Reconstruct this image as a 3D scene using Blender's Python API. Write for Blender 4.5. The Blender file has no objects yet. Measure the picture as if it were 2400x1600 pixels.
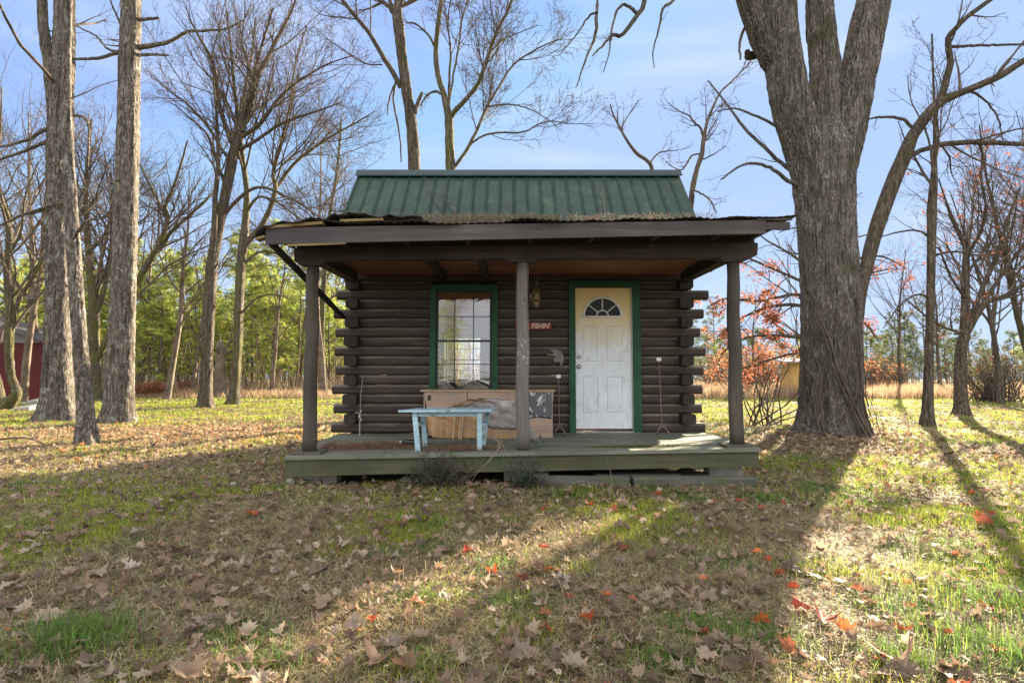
import bpy, math, random
import numpy as np
from mathutils import Vector
random.seed(7)
S = bpy.context.scene
C = S.collection
# ------------------------------------------------------------ camera
F = 1295.0                      # focal length in pixels of the 2400 px wide photograph
CZ = 1.2
PT = math.atan(76 / F)
cam = bpy.data.cameras.new('camera'); cam.sensor_width = 36; cam.lens = 36 * F / 2400
cam.clip_end = 2000; cam.clip_start = 0.05
co = bpy.data.objects.new('camera', cam); C.objects.link(co)
co.location = (0, 0, CZ); co.rotation_euler = (math.pi / 2 + PT, 0, 0)
S.camera = co
# ------------------------------------------------------------ light
SUN = Vector((0.715, 1.0, 0.39)).normalized()
EL = math.asin(SUN.z); AZ = math.atan2(SUN.x, SUN.y)
w = bpy.data.worlds.new('World'); S.world = w; w.use_nodes = True
nt = w.node_tree; bg = nt.nodes['Background']
sky = nt.nodes.new('ShaderNodeTexSky'); sky.sky_type = 'NISHITA'; sky.sun_disc = False
sky.sun_elevation = EL; sky.sun_rotation = AZ
sky.altitude = 0; sky.air_density = 1.0; sky.dust_density = 0.2; sky.ozone_density = 3.0
tc = nt.nodes.new('ShaderNodeTexCoord'); mp = nt.nodes.new('ShaderNodeMapping'); mp.inputs['Scale'].default_value = (1.2, 1.2, 5)
nz = nt.nodes.new('ShaderNodeTexNoise'); nz.inputs['Scale'].default_value = 1.6; nz.inputs['Detail'].default_value = 6; nz.inputs['Distortion'].default_value = 0.6
cr = nt.nodes.new('ShaderNodeValToRGB'); cr.color_ramp.elements[0].position = 0.5; cr.color_ramp.elements[1].position = 0.85
cr.color_ramp.elements[1].color = (0.55, 0.55, 0.55, 1)
mx = nt.nodes.new('ShaderNodeMix'); mx.data_type = 'RGBA'
mx.inputs[7].default_value = (3.2, 3.5, 4.0, 1)
# colour clamp: keeps the sky between a floor and a ceiling brightness
lo = nt.nodes.new('ShaderNodeMix'); lo.data_type = 'RGBA'; lo.blend_type = 'LIGHTEN'; lo.inputs[0].default_value = 1; lo.inputs[7].default_value = (1.28, 1.9, 3.35, 1)
hi = nt.nodes.new('ShaderNodeMix'); hi.data_type = 'RGBA'; hi.blend_type = 'DARKEN'; hi.inputs[0].default_value = 1; hi.inputs[7].default_value = (1.95, 2.55, 3.55, 1)
L = nt.links.new
L(tc.outputs['Generated'], mp.inputs['Vector']); L(mp.outputs[0], nz.inputs['Vector']); L(nz.outputs[0], cr.inputs[0])
ev = nt.nodes.new('ShaderNodeMix'); ev.data_type = 'RGBA'; ev.inputs[0].default_value = .5; ev.inputs[7].default_value = (1.3, 1.95, 3.6, 1)
L(sky.outputs[0], lo.inputs[6]); L(lo.outputs[2], hi.inputs[6]); L(hi.outputs[2], ev.inputs[6])
hz = nt.nodes.new('ShaderNodeMix'); hz.data_type = 'RGBA'; hz.inputs[7].default_value = (2.15, 2.75, 3.75, 1)   # paler sky low down
s0 = nt.nodes.new('ShaderNodeSeparateXYZ'); L(tc.outputs['Generated'], s0.inputs[0])
rz_ = nt.nodes.new('ShaderNodeMapRange'); rz_.interpolation_type = 'SMOOTHSTEP'; rz_.inputs[1].default_value = .34; rz_.inputs[2].default_value = .02; L(s0.outputs[2], rz_.inputs[0])
L(rz_.outputs[0], hz.inputs[0]); L(ev.outputs[2], hz.inputs[6])
L(cr.outputs[0], mx.inputs[0]); L(hz.outputs[2], mx.inputs[6])
# added fill light: sky brightened out of view, overhead and behind the photographer
sp = nt.nodes.new('ShaderNodeSeparateXYZ'); L(tc.outputs['Generated'], sp.inputs[0])
ra = nt.nodes.new('ShaderNodeMapRange'); ra.interpolation_type = 'SMOOTHSTEP'; ra.inputs[1].default_value = .1; ra.inputs[2].default_value = -.45; L(sp.outputs[1], ra.inputs[0])
rb = nt.nodes.new('ShaderNodeMapRange'); rb.interpolation_type = 'SMOOTHSTEP'; rb.inputs[1].default_value = .62; rb.inputs[2].default_value = .85; L(sp.outputs[2], rb.inputs[0])
mxx = nt.nodes.new('ShaderNodeMath'); mxx.operation = 'MAXIMUM'; L(ra.outputs[0], mxx.inputs[0]); L(rb.outputs[0], mxx.inputs[1])
sky_fill = nt.nodes.new('ShaderNodeMix'); sky_fill.data_type = 'RGBA'; sky_fill.inputs[7].default_value = (6.4, 6.3, 6.4, 1)
L(mxx.outputs[0], sky_fill.inputs[0]); L(mx.outputs[2], sky_fill.inputs[6]); L(sky_fill.outputs[2], bg.inputs['Color'])
bg.inputs['Strength'].default_value = 0.053
sl = bpy.data.lights.new('sun', 'SUN'); sl.energy = 5.0; sl.angle = math.radians(0.6); sl.color = (1, 0.84, 0.60)
so = bpy.data.objects.new('sun', sl); C.objects.link(so); so.rotation_euler = SUN.to_track_quat('Z', 'Y').to_euler(); so.location = (30, 40, 20)
S.view_settings.view_transform = 'Standard'; S.view_settings.look = 'None'; S.view_settings.gamma = 1
S.view_settings.exposure = 2.5
S.render.engine = 'CYCLES'

# ------------------------------------------------------------ helpers
def W(px, py, Y):
    """world point seen at photo pixel (px,py) lying at distance Y in front of the camera"""
    u = (px - 1200) / F; v = (800 - py) / F
    dy = math.cos(PT) - math.sin(PT) * v; dz = math.sin(PT) + math.cos(PT) * v
    k = Y / dy
    return Vector((u * k, Y, CZ + dz * k))
def vnoise(x, y, sc, seed=0):
    x = np.asarray(x, float) * sc; y = np.asarray(y, float) * sc
    xi = np.floor(x).astype(np.int64); yi = np.floor(y).astype(np.int64); fx = x - xi; fy = y - yi
    def h(a, b):
        n = (a * 374761393 + b * 668265263 + seed * 974711) & 0x7fffffff
        n = ((n ^ (n >> 13)) * 1274126177) & 0x7fffffff
        return ((n ^ (n >> 16)) & 0xffff) / 65535.0
    fx = fx * fx * (3 - 2 * fx); fy = fy * fy * (3 - 2 * fy)
    return (h(xi, yi) * (1 - fx) + h(xi + 1, yi) * fx) * (1 - fy) + (h(xi, yi + 1) * (1 - fx) + h(xi + 1, yi + 1) * fx) * fy
def gz(x, y):
    x = np.asarray(x, float); y = np.asarray(y, float)
    z = 0.07 * (vnoise(x, y, 0.55, 1) - .5) + 0.035 * (vnoise(x, y, 2.2, 2) - .5)
    z = z - 0.008 * np.maximum(0, np.abs(y) - 30) - 0.02
    z = z + 0.10 * np.exp(-((x - 6.1) ** 2 + (y - 10.6) ** 2) / 3.5)
    return z
def gp(px, py):
    """ground point seen at photo pixel"""
    Y = 10.0
    for _ in range(30):
        p = W(px, py, Y); g = float(gz(p.x, p.y)); d = (p.z - CZ) / Y
        Y = min(300, (g - CZ) / min(d, -1e-3))
    p = W(px, py, Y); return Vector((p.x, p.y, float(gz(p.x, p.y))))
org = {}
def tag(o, label=None, cat=None, group=None, kind=None):
    if label: o['label'] = label
    if cat: o['category'] = cat
    if group: o['group'] = group
    if kind: o['kind'] = kind
    return o
def thing(name, loc, label, cat, group=None):
    o = bpy.data.objects.new(name, None); C.objects.link(o); o.location = loc; o.empty_display_size = .1
    org[o.name] = Vector(loc)
    return tag(o, label, cat, group)
def link(name, me, m, parent=None, origin=None, smooth=False):
    me.name = name
    o = bpy.data.objects.new(name, me); C.objects.link(o)
    if m: me.materials.append(m)
    if parent is not None:
        o.parent = parent; og = org[parent.name]
    else:
        og = Vector(origin) if origin is not None else Vector((0, 0, 0)); o.location = og
    org[o.name] = og
    if og.length > 0:
        n = len(me.vertices); a = np.empty(n * 3, np.float32); me.vertices.foreach_get('co', a)
        a = a.reshape(-1, 3) - np.array(og, np.float32); me.vertices.foreach_set('co', a.ravel()); me.update()
    if smooth: me.polygons.foreach_set('use_smooth', [True] * len(me.polygons))
    return o
class MB:
    def __init__(s): s.v = []; s.f = []
    def add(s, vs, fs):
        b = len(s.v); s.v += [tuple(v) for v in vs]; s.f += [tuple(b + i for i in f) for f in fs]; return s
    def box(s, a, b, bev=0):
        x0, y0, z0 = a; x1, y1, z1 = b
        if bev: return s.prism([(x0 + bev, z0), (x1 - bev, z0), (x1, z0 + bev), (x1, z1 - bev), (x1 - bev, z1), (x0 + bev, z1), (x0, z1 - bev), (x0, z0 + bev)], y0, y1)
        v = [(x, y, z) for z in (z0, z1) for y in (y0, y1) for x in (x0, x1)]
        return s.add(v, [(0, 2, 3, 1), (4, 5, 7, 6), (0, 1, 5, 4), (2, 6, 7, 3), (0, 4, 6, 2), (1, 3, 7, 5)])
    def hexa(s, p):   # 8 points: bottom 4 ccw, top 4 ccw
        return s.add(p, [(3, 2, 1, 0), (4, 5, 6, 7), (0, 1, 5, 4), (1, 2, 6, 5), (2, 3, 7, 6), (3, 0, 4, 7)])
    def beam(s, p, q, wx, wz, up=(0, 0, 1)):
        p = Vector(p); q = Vector(q); t = (q - p).normalized(); u = Vector(up)
        a = t.cross(u); a = a.normalized() if a.length > 1e-4 else Vector((1, 0, 0)); b = a.cross(t).normalized()
        a = a * wx / 2; b = b * wz / 2
        return s.hexa([p - a - b, p + a - b, q + a - b, q - a - b, p - a + b, p + a + b, q + a + b, q - a + b])
    def prism(s, poly, y0, y1):   # polygon in xz, extruded along y
        n = len(poly); v = [(x, y0, z) for x, z in poly] + [(x, y1, z) for x, z in poly]
        return s.add(v, [tuple(range(n)), tuple(range(2 * n - 1, n - 1, -1))] + [(i, i + n, (i + 1) % n + n, (i + 1) % n) for i in range(n)])
    def prismx(s, poly, x0, x1):  # polygon in yz, extruded along x
        n = len(poly); v = [(x0, y, z) for y, z in poly] + [(x1, y, z) for y, z in poly]
        return s.add(v, [tuple(range(n - 1, -1, -1)), tuple(range(n, 2 * n))] + [(i, (i + 1) % n, (i + 1) % n + n, i + n) for i in range(n)])
    def tube(s, pts, rad, n=8, cap=True):
        pts = [Vector(p) for p in pts]; k = len(pts)
        if not hasattr(rad, '__len__'): rad = [rad] * k
        vs = []; prev = None
        for i, p in enumerate(pts):
            t = (pts[min(i + 1, k - 1)] - pts[max(i - 1, 0)]).normalized()
            if prev is None: a = t.orthogonal().normalized()
            else: a = (prev - t * prev.dot(t)).normalized()
            prev = a; b = t.cross(a)
            for j in range(n):
                th = 2 * math.pi * j / n; vs.append(p + (a * math.cos(th) + b * math.sin(th)) * rad[i])
        fs = [(i * n + j, i * n + (j + 1) % n, (i + 1) * n + (j + 1) % n, (i + 1) * n + j) for i in range(k - 1) for j in range(n)]
        if cap: fs += [tuple(range(n - 1, -1, -1)), tuple((k - 1) * n + j for j in range(n))]
        return s.add(vs, fs)
    def lathe(s, c, prof, n=16):  # prof: (r,z)
        return s.tube([Vector(c) + Vector((0, 0, z)) for r, z in prof], [max(r, 1e-4) for r, z in prof], n)
    def mesh(s):
        me = bpy.data.meshes.new('m'); me.from_pydata(s.v, [], s.f); me.validate(); me.update(); return me
    def build(s, name, m, parent=None, origin=None, smooth=False):
        return link(name, s.mesh(), m, parent, origin, smooth)
def npmesh(V, Fc, k, col=None):
    """V (n,3), Fc (m,k) -> mesh; col (n,3)"""
    me = bpy.data.meshes.new('m'); n = len(V); m = len(Fc)
    me.vertices.add(n); me.vertices.foreach_set('co', np.ascontiguousarray(V, np.float32).ravel())
    me.loops.add(m * k); me.loops.foreach_set('vertex_index', np.ascontiguousarray(Fc, np.int32).ravel())
    me.polygons.add(m); me.polygons.foreach_set('loop_start', np.arange(0, m * k, k, dtype=np.int32))
    me.update(calc_edges=True)
    if col is not None:
        ca = me.color_attributes.new('Col', 'FLOAT_COLOR', 'POINT')
        ca.data.foreach_set('color', np.concatenate([col, np.ones((n, 1))], 1).astype(np.float32).ravel())
    return me

# ------------------------------------------------------------ materials
class MT:
    def __init__(s, name, rough=0.8, spec=0.3, metal=0):
        s.m = bpy.data.materials.new(name); s.m.use_nodes = True; s.nt = s.m.node_tree
        s.b = s.nt.nodes['Principled BSDF']; s.b.inputs['Roughness'].default_value = rough
        s.b.inputs['Specular IOR Level'].default_value = spec; s.b.inputs['Metallic'].default_value = metal
        s.co = s.n('TexCoord').outputs['Object']
    def n(s, t, **kw):
        nd = s.nt.nodes.new('ShaderNode' + t)
        for k, v in kw.items():
            if k in nd.inputs: s.set(nd.inputs[k], v)
            else: setattr(nd, k, v)
        return nd
    def set(s, i, v):
        if isinstance(v, bpy.types.NodeSocket): s.nt.links.new(v, i)
        elif hasattr(v, '__len__') and len(v) == 3 and i.type == 'RGBA': i.default_value = (*v, 1)
        else: i.default_value = v
    def map(s, sc, co=None):
        m = s.n('Mapping'); s.set(m.inputs['Vector'], co or s.co); m.inputs['Scale'].default_value = sc; return m.outputs[0]
    def noise(s, sc, scale=1, detail=5, dist=0, rough=.55):
        nd = s.n('TexNoise', Scale=scale, Detail=detail, Distortion=dist, Roughness=rough); s.set(nd.inputs['Vector'], s.map(sc)); return nd.outputs[0]
    def vor(s, sc, scale=1, feature='F1'):
        nd = s.n('TexVoronoi', Scale=scale); nd.feature = feature; s.set(nd.inputs['Vector'], s.map(sc)); return nd.outputs['Distance']
    def ramp(s, f, stops):
        r = s.n('ValToRGB'); s.set(r.inputs[0], f); e = r.color_ramp.elements
        while len(e) < len(stops): e.new(0.5)
        for i, (p, c) in enumerate(stops): e[i].position = p; e[i].color = (*c, 1) if hasattr(c, '__len__') else (c, c, c, 1)
        return r.outputs[0]
    def mix(s, f, a, b, mode='MIX'):
        nd = s.n('Mix'); nd.data_type = 'RGBA'; nd.blend_type = mode
        s.set(nd.inputs[0], f); s.set(nd.inputs[6], a); s.set(nd.inputs[7], b); return nd.outputs[2]
    def math(s, op, a, b=0.0):
        nd = s.n('Math'); nd.operation = op; s.set(nd.inputs[0], a); s.set(nd.inputs[1], b); return nd.outputs[0]
    def axis(s, k):
        nd = s.n('SeparateXYZ'); s.set(nd.inputs[0], s.co); return nd.outputs[k]
    def col(s, c): s.set(s.b.inputs['Base Color'], c); return s
    def bump(s, h, strength=.5, dist=.01):
        nd = s.n('Bump', Strength=strength, Distance=dist); s.set(nd.inputs['Height'], h); s.set(s.b.inputs['Normal'], nd.outputs[0]); return s
def wood(name, c0, c1, c2, axis=0, sc=1.0, rough=.75, bump=.5, patch=None, spec=.3, knots=True):
    """streaky weathered wood, grain along axis"""
    t = MT(name, rough, spec)
    s = [22 * sc] * 3; s[axis] = 1.3 * sc
    g = t.noise(s, 1, 8, .4, .65); big = t.noise((1.1, 1.1, 1.1), 1.3 * sc, 4)
    c = t.ramp(g, [(.28, c0), (.5, c1), (.75, c2)])
    c = t.mix(t.ramp(big, [(.35, 0), (.7, .55)]), c, tuple(v * .55 for v in c0))
    if knots:
        ks = [6.0] * 3; ks[axis] = 2.5
        c = t.mix(t.ramp(t.vor(ks, 1), [(.03, .8), (.09, 0)]), c, tuple(v * .4 for v in c0))
    if patch:
        pc, lo, hi, psc = patch
        c = t.mix(t.ramp(t.noise((psc, psc, psc), 1, 6, .5), [(lo, 0), (hi, 1)]), c, pc)
    t.col(c).bump(g, bump, .006); return t.m
def plain(name, c, rough=.6, metal=0, var=.35, sc=6, bump=.15, spec=.4):
    t = MT(name, rough, spec, metal); n = t.noise((sc, sc, sc), 1, 6)
    t.col(t.mix(t.ramp(n, [(.3, 0), (.75, 1)]), tuple(v * (1 - var) for v in c), tuple(min(1, v * (1 + var)) for v in c))).bump(n, bump, .005); return t.m
def leafy(name, trans=.45, rough=.6, spec=.25):
    t = MT(name, rough, spec); a = t.n('Attribute'); a.attribute_name = 'Col'; t.col(a.outputs[0])
    tr = t.n('BsdfTranslucent'); t.set(tr.inputs['Color'], a.outputs[0]); m = t.n('MixShader', Fac=trans)
    out = t.nt.nodes['Material Output']
    t.nt.links.new(t.b.outputs[0], m.inputs[1]); t.nt.links.new(tr.outputs[0], m.inputs[2]); t.nt.links.new(m.outputs[0], out.inputs[0])
    m.inputs[0].default_value = trans; return t.m
def bark(name, c0, c1, c2, zs=3.2, xs=13, moss=None, lichen=0.0, bump=1.0):
    t = MT(name, .9, .15)
    d = t.noise((xs * .4, xs * .4, zs * .6), 1, 4)
    wp = t.n('TexNoise', Scale=1, Detail=5); t.set(wp.inputs['Vector'], t.map((xs * .8, xs * .8, zs * 1.2)))
    vm = t.n('VectorMath'); vm.operation = 'MULTIPLY_ADD'; t.set(vm.inputs[0], wp.outputs['Color']); vm.inputs[1].default_value = (1.5, 1.5, 1.9); t.set(vm.inputs[2], t.map((xs, xs, zs)))
    vo = t.n('TexVoronoi', Scale=1); vo.feature = 'DISTANCE_TO_EDGE'; t.set(vo.inputs['Vector'], vm.outputs[0]); v = vo.outputs['Distance']; n = t.noise((xs * 2.2, xs * 2.2, zs * 2.5), 1, 7, .7)
    fu = t.noise((xs * 1.1, xs * 1.1, zs * .35), 1, 6, .5, .6)
    h = t.math('ADD', t.math('ADD', t.math('MULTIPLY', t.ramp(v, [(0, 0), (.22, 1)]), .6), n), t.ramp(fu, [(.36, 0), (.5, 1)]))
    c = t.ramp(n, [(.3, c0), (.5, c1), (.72, c2)])
    c = t.mix(t.ramp(v, [(0.0, .6), (.16, 0)]), c, tuple(x * .28 for x in c0))
    c = t.mix(t.ramp(fu, [(.34, .85), (.47, 0)]), c, tuple(x * .3 for x in c0))
    c = t.mix(t.ramp(d, [(.4, 0), (.7, .5)]), c, tuple(x * .6 for x in c1))
    if lichen: c = t.mix(t.ramp(t.noise((7, 7, 5), 1, 8, .6), [(.56, 0), (.66, lichen)]), c, (.36, .37, .33))
    if moss:
        mc, lo, hi = moss
        c = t.mix(t.ramp(t.noise((2.2, 2.2, 1.1), 1, 7, .4), [(lo, 0), (hi, .85)]), c, mc)
    t.col(c).bump(h, bump, .03); return t.m
M = {}
M['log'] = wood('log_stain', (0.041, 0.032, 0.029), (0.076, 0.060, 0.056), (0.143, 0.120, 0.107), 0, patch=((0.164, 0.150, 0.102), .56, .8, 2.2))
t = MT('weathered_log_stain', .75, .3)
g = t.noise((1.3, 24, 24), 1, 8, .4, .65); co_ = t.noise((.35, .35, 7.3), 1, 2); ck = t.noise((1.1, 60, 60), 1, 4, .3); dn = t.noise((2.2, 9, 9), 1, 7, .4)
c = t.ramp(g, [(.28, (.036, .025, .021)), (.5, (.070, .051, .043)), (.75, (.122, .096, .082))])
c = t.mix(t.ramp(co_, [(.35, 0), (.65, .65)]), c, (.040, .031, .028))
c = t.mix(t.ramp(ck, [(.30, .85), (.36, 0)]), c, (.012, .010, .009))
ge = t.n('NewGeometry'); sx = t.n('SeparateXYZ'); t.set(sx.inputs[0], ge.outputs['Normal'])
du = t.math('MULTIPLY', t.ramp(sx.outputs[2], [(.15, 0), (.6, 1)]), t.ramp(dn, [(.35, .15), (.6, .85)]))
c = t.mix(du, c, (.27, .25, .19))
t.col(c).bump(t.math('ADD', g, t.ramp(ck, [(.3, 0), (.38, 1)])), .6, .006); M['log'] = t.m
M['logy'] = wood('log_stain_side', (0.036, 0.027, 0.025), (0.059, 0.048, 0.044), (0.119, 0.100, 0.090), 1)
M['endgrain'] = wood('log_end', (0.024, 0.019, 0.015), (0.038, 0.032, 0.026), (0.064, 0.054, 0.042), 1, bump=.8)
M['beam'] = wood('beam_stain', (0.045, 0.034, 0.031), (0.067, 0.052, 0.046), (0.108, 0.088, 0.078), 0, sc=.8, patch=((0.108, 0.092, 0.070), .6, .85, 1.5))
M['fascia'] = wood('fascia_stain', (0.060, 0.050, 0.053), (0.086, 0.074, 0.077), (0.144, 0.126, 0.126), 0, sc=.8)
M['ceil'] = wood('porch_ceiling_wood', (0.170, 0.076, 0.044), (0.289, 0.128, 0.071), (0.425, 0.204, 0.119), 0, sc=.8, rough=.6)
M['deck'] = wood('deck_boards', (0.109, 0.114, 0.091), (0.184, 0.196, 0.151), (0.292, 0.303, 0.252), 0, patch=((0.076, 0.109, 0.060), .5, .72, 2.6))
M['rim'] = wood('rim_joist', (0.056, 0.058, 0.032), (0.094, 0.094, 0.054), (0.152, 0.148, 0.090), 0, patch=((0.060, 0.080, 0.043), .45, .68, 2.3))
M['grey'] = wood('grey_timber', (0.063, 0.061, 0.053), (0.115, 0.110, 0.095), (0.200, 0.189, 0.168), 0, patch=((0.074, 0.095, 0.042), .5, .7, 5))
M['post'] = wood('post_wood', (0.054, 0.046, 0.037), (0.090, 0.078, 0.062), (0.128, 0.115, 0.092), 2, patch=((0.045, 0.037, 0.029), .5, .75, 1.6))
def post_paint(name, lo, hi):
    t = MT(name, .8, .3); g = t.noise((22, 22, 1.3), 1, 8, .4, .65)
    c = t.ramp(g, [(.28, (.095, .084, .077)), (.5, (.165, .147, .136)), (.75, (.24, .215, .2))])
    c = t.mix(t.ramp(t.vor((7, 7, 3), 1), [(.03, .8), (.1, 0)]), c, (.03, .025, .022))
    z = t.axis(2)
    band = t.math('MULTIPLY', t.math('GREATER_THAN', z, lo), t.math('LESS_THAN', z, hi))
    fl = t.ramp(t.noise((60, 60, 22), 1, 3, .3), [(.60, 0), (.63, 1)])
    c = t.mix(t.math('MULTIPLY', band, fl), c, (.55, .55, .55))
    # green algae low on the post
    al = t.ramp(t.noise((9, 9, 3), 1, 5), [(.4, 0), (.7, 1)])
    low = t.ramp(z, [(0.0, .6), (.35, 0)])
    c = t.mix(t.math('MULTIPLY', al, low), c, (.12, .125, .06))
    t.col(c).bump(g, .6, .008); return t.m
M['postmid'] = post_paint('post_wood_flaking', 1.28, 1.60)
t = MT('roof_green_metal', .5, .3, .15)
n = t.noise((.6, 2.0, 2.0), 1, 7, .4); n2 = t.noise((3, 3, 3), 1.5, 7)
c = t.ramp(n, [(.3, (.007, .027, .019)), (.5, (.011, .037, .025)), (.72, (.012, .034, .033))])
c = t.mix(t.ramp(n2, [(.52, 0), (.8, .55)]), c, (.07, .12, .07))
t.col(c).bump(n2, .1, .004); M['roof'] = t.m
M['ridge'] = plain('ridge_cap_metal', (0.013, 0.032, 0.036), .45, .3, .3, 3)
M['rust'] = plain('old_roof_sheet', (0.080, 0.070, 0.064), .7, .3, .5, 7, .3)
M['tarp'] = plain('torn_roofing_felt', (.05, .046, .042), .75, 0, .5, 5, .4)
M['ply'] = wood('yellowed_plywood', (.22, .16, .07), (.34, .26, .12), (.45, .36, .2), 0)
M['green'] = wood('green_trim_paint', (0.011, 0.069, 0.032), (0.016, 0.093, 0.045), (0.024, 0.117, 0.056), 2, rough=.55, bump=.2, patch=((0.010, 0.040, 0.024), .5, .75, 3), knots=False)
t = MT('door_white_paint', .5, .4)
n = t.noise((5, 5, 5), 1, 8, .4); n2 = t.noise((14, 14, 6), 1, 8, .8)
c = t.mix(t.ramp(n, [(.38, 0), (.75, .5)]), (.74, .79, .86), (.56, .60, .64))
c = t.mix(t.ramp(n2, [(.58, 0), (.72, .55)]), c, (.40, .40, .38))
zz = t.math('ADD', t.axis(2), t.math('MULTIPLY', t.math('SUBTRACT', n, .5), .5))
c = t.mix(t.ramp(zz, [(1.45 / 2.5, 0), (2.05 / 2.5, 1)]) if False else t.ramp(t.math('MULTIPLY', zz, .4), [(.60, 0), (.86, .9)]), c, (.74, .56, .20))  # warm light tint painted into the door colour, yellower towards the top
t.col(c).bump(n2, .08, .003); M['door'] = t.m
M['white'] = plain('white_molding', (.72, .72, .70), .5, 0, .12, 9, .1)
M['sash'] = plain('dark_sash', (0.025, 0.032, 0.032), .5)
M['black'] = plain('black_plastic', (.012, .012, .014), .25, 0, .3, 9, .05, .6)
M['chrome'] = plain('worn_metal', (.55, .54, .50), .3, .9, .3, 20)
M['iron'] = plain('rusty_iron', (0.195, 0.143, 0.128), .7, .4, .5, 20, .4)
M['galv'] = plain('galvanised_pipe', (.35, .36, .34), .45, .7, .35, 15)
M['brass'] = plain('tarnished_brass', (0.221, 0.178, 0.093), .5, .6, .5, 25, .3)
M['conc'] = plain('concrete', (0.312, 0.300, 0.264), .9, 0, .3, 8, .4)
M['redsign'] = plain('red_sign_paint', (0.292, 0.044, 0.029), .7, 0, .45, 14, .3)
M['cream'] = plain('cream_paint', (.75, .70, .58), .7, 0, .15, 20)
M['cut'] = plain('bare_grey_tin', (0.195, 0.180, 0.180), .6, .3, .35, 9, .3)
M['pink'] = wood('pinkish_plywood', (0.281, 0.194, 0.147), (0.421, 0.310, 0.242), (0.550, 0.433, 0.347), 0, sc=.7, patch=((0.257, 0.234, 0.200), .55, .75, 4))
M['orange'] = wood('bare_plywood', (0.297, 0.162, 0.074), (0.459, 0.284, 0.149), (0.594, 0.419, 0.243), 2, sc=.6, patch=((0.270, 0.216, 0.162), .5, .7, 5))
M['slat'] = wood('bare_slat', (0.336, 0.240, 0.144), (0.504, 0.384, 0.240), (0.660, 0.516, 0.360), 2)
t = MT('foil_backed_paper', .32, .6, .55)
n = t.noise((3, 3, 3), 1, 8, .9); n2 = t.noise((12, 12, 5), 1, 4, 1.6)
t.col(t.mix(t.ramp(n, [(.4, 0), (.65, 1)]), (.33, .31, .31), (.24, .22, .22))).bump(t.math('ADD', n, t.math('MULTIPLY', n2, .3)), .6, .02); M['foil'] = t.m
t = MT('scratched_dark_sheet', .3, .6, .6)
n = t.noise((9, 9, 4), 1, 5, 2.5); t.col(t.mix(t.ramp(n, [(.57, 0), (.61, 1)]), (.10, .11, .13), (.55, .58, .62))).bump(n, .3, .01); M['dsheet'] = t.m
M['blue'] = wood('pale_blue_paint', (0.275, 0.425, 0.500), (0.375, 0.562, 0.650), (0.525, 0.712, 0.775), 0, bump=.4, rough=.6, patch=((0.200, 0.250, 0.213), .57, .68, 9), knots=False)
t = MT('window_glass', .02)
gl = t.n('BsdfGlossy', Roughness=.015); gl.inputs[0].default_value = (.92, .96, 1, 1); tr = t.n('BsdfTransparent'); m_ = t.n('MixShader'); lw = t.n('LayerWeight', Blend=.5)
ad = t.math('ADD', t.math('MULTIPLY', lw.outputs['Facing'], .35), .10); t.set(m_.inputs[0], ad)
bp = t.n('Bump', Strength=.06, Distance=.02); t.set(bp.inputs['Height'], t.noise((5, 5, 9), 1, 3, 1.0)); t.set(gl.inputs['Normal'], bp.outputs[0])
t.nt.links.new(tr.outputs[0], m_.inputs[1]); t.nt.links.new(gl.outputs[0], m_.inputs[2]); t.nt.links.new(m_.outputs[0], t.nt.nodes['Material Output'].inputs[0]); M['glass'] = t.m
t = MT('dark_fanlight_glass', .12, .12); t.col((.012, .013, .015)); M['glassdark'] = t.m
M['dark'] = plain('dark_interior', (.10, .08, .06), .9)
M['inwood'] = wood('interior_boards', (.42, .22, .09), (.55, .31, .14), (.66, .42, .22), 0, bump=.2)
M['cloth'] = plain('dusty_brown_cloth', (0.150, 0.135, 0.120), .9, 0, .4, 9, .6)
M['amber'] = plain('amber_glass', (.33, .25, .12), .15, 0, .3, 10, .05, .7)
M['bark_pine'] = bark('pine_bark', (0.115, 0.094, 0.076), (0.209, 0.180, 0.148), (0.331, 0.302, 0.266), 4.2, 14, lichen=.6, bump=1.0)
M['bark_big'] = bark('big_tree_bark', (.13, .11, .09), (.25, .22, .19), (.46, .42, .38), 5.5, 24, moss=((.085, .085, .04), .48, .72), lichen=.65)
M['bark_moss'] = bark('mossy_bark', (0.111, 0.089, 0.068), (0.187, 0.157, 0.119), (0.289, 0.255, 0.204), 4, 18, moss=((0.145, 0.145, 0.034), .42, .66), lichen=.3)
M['bark_dark'] = bark('dark_bark', (.10, .08, .06), (.17, .14, .11), (.27, .23, .19), 3.5, 16, moss=((.10, .10, .04), .5, .75))
M['bark_far'] = plain('far_bark', (0.168, 0.136, 0.104), .9, 0, .5, 3, .3, .1)
M['twig'] = plain('twig_bark', (0.129, 0.105, 0.085), .9, 0, .5, 2.5, .2, .1)
M['leaf'] = leafy('fallen_leaf_tissue', .42)
M['grass'] = leafy('grass_blades', .5)
M['needle'] = leafy('pine_needles', .35)
M['litter'] = leafy('dry_needles', .2)
# ground
t = MT('soil_and_thatch', .95, .1)
n = t.noise((1, 1, 1), .45, 8, .4); n2 = t.noise((1, 1, 1), 9, 9, .5, .7); n3 = t.noise((1, 1, 1), 70, 4, 1)
c = t.ramp(n2, [(.32, (.05, .036, .025)), (.5, (.12, .09, .06)), (.7, (.26, .2, .13))])
c = t.mix(t.ramp(n, [(.42, .15), (.62, .85)]), c, t.ramp(n2, [(.35, (.04, .05, .015)), (.65, (.15, .17, .05))]))
t.col(c).bump(t.math('ADD', n2, n3), .9, .03); M['ground'] = t.m

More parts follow.
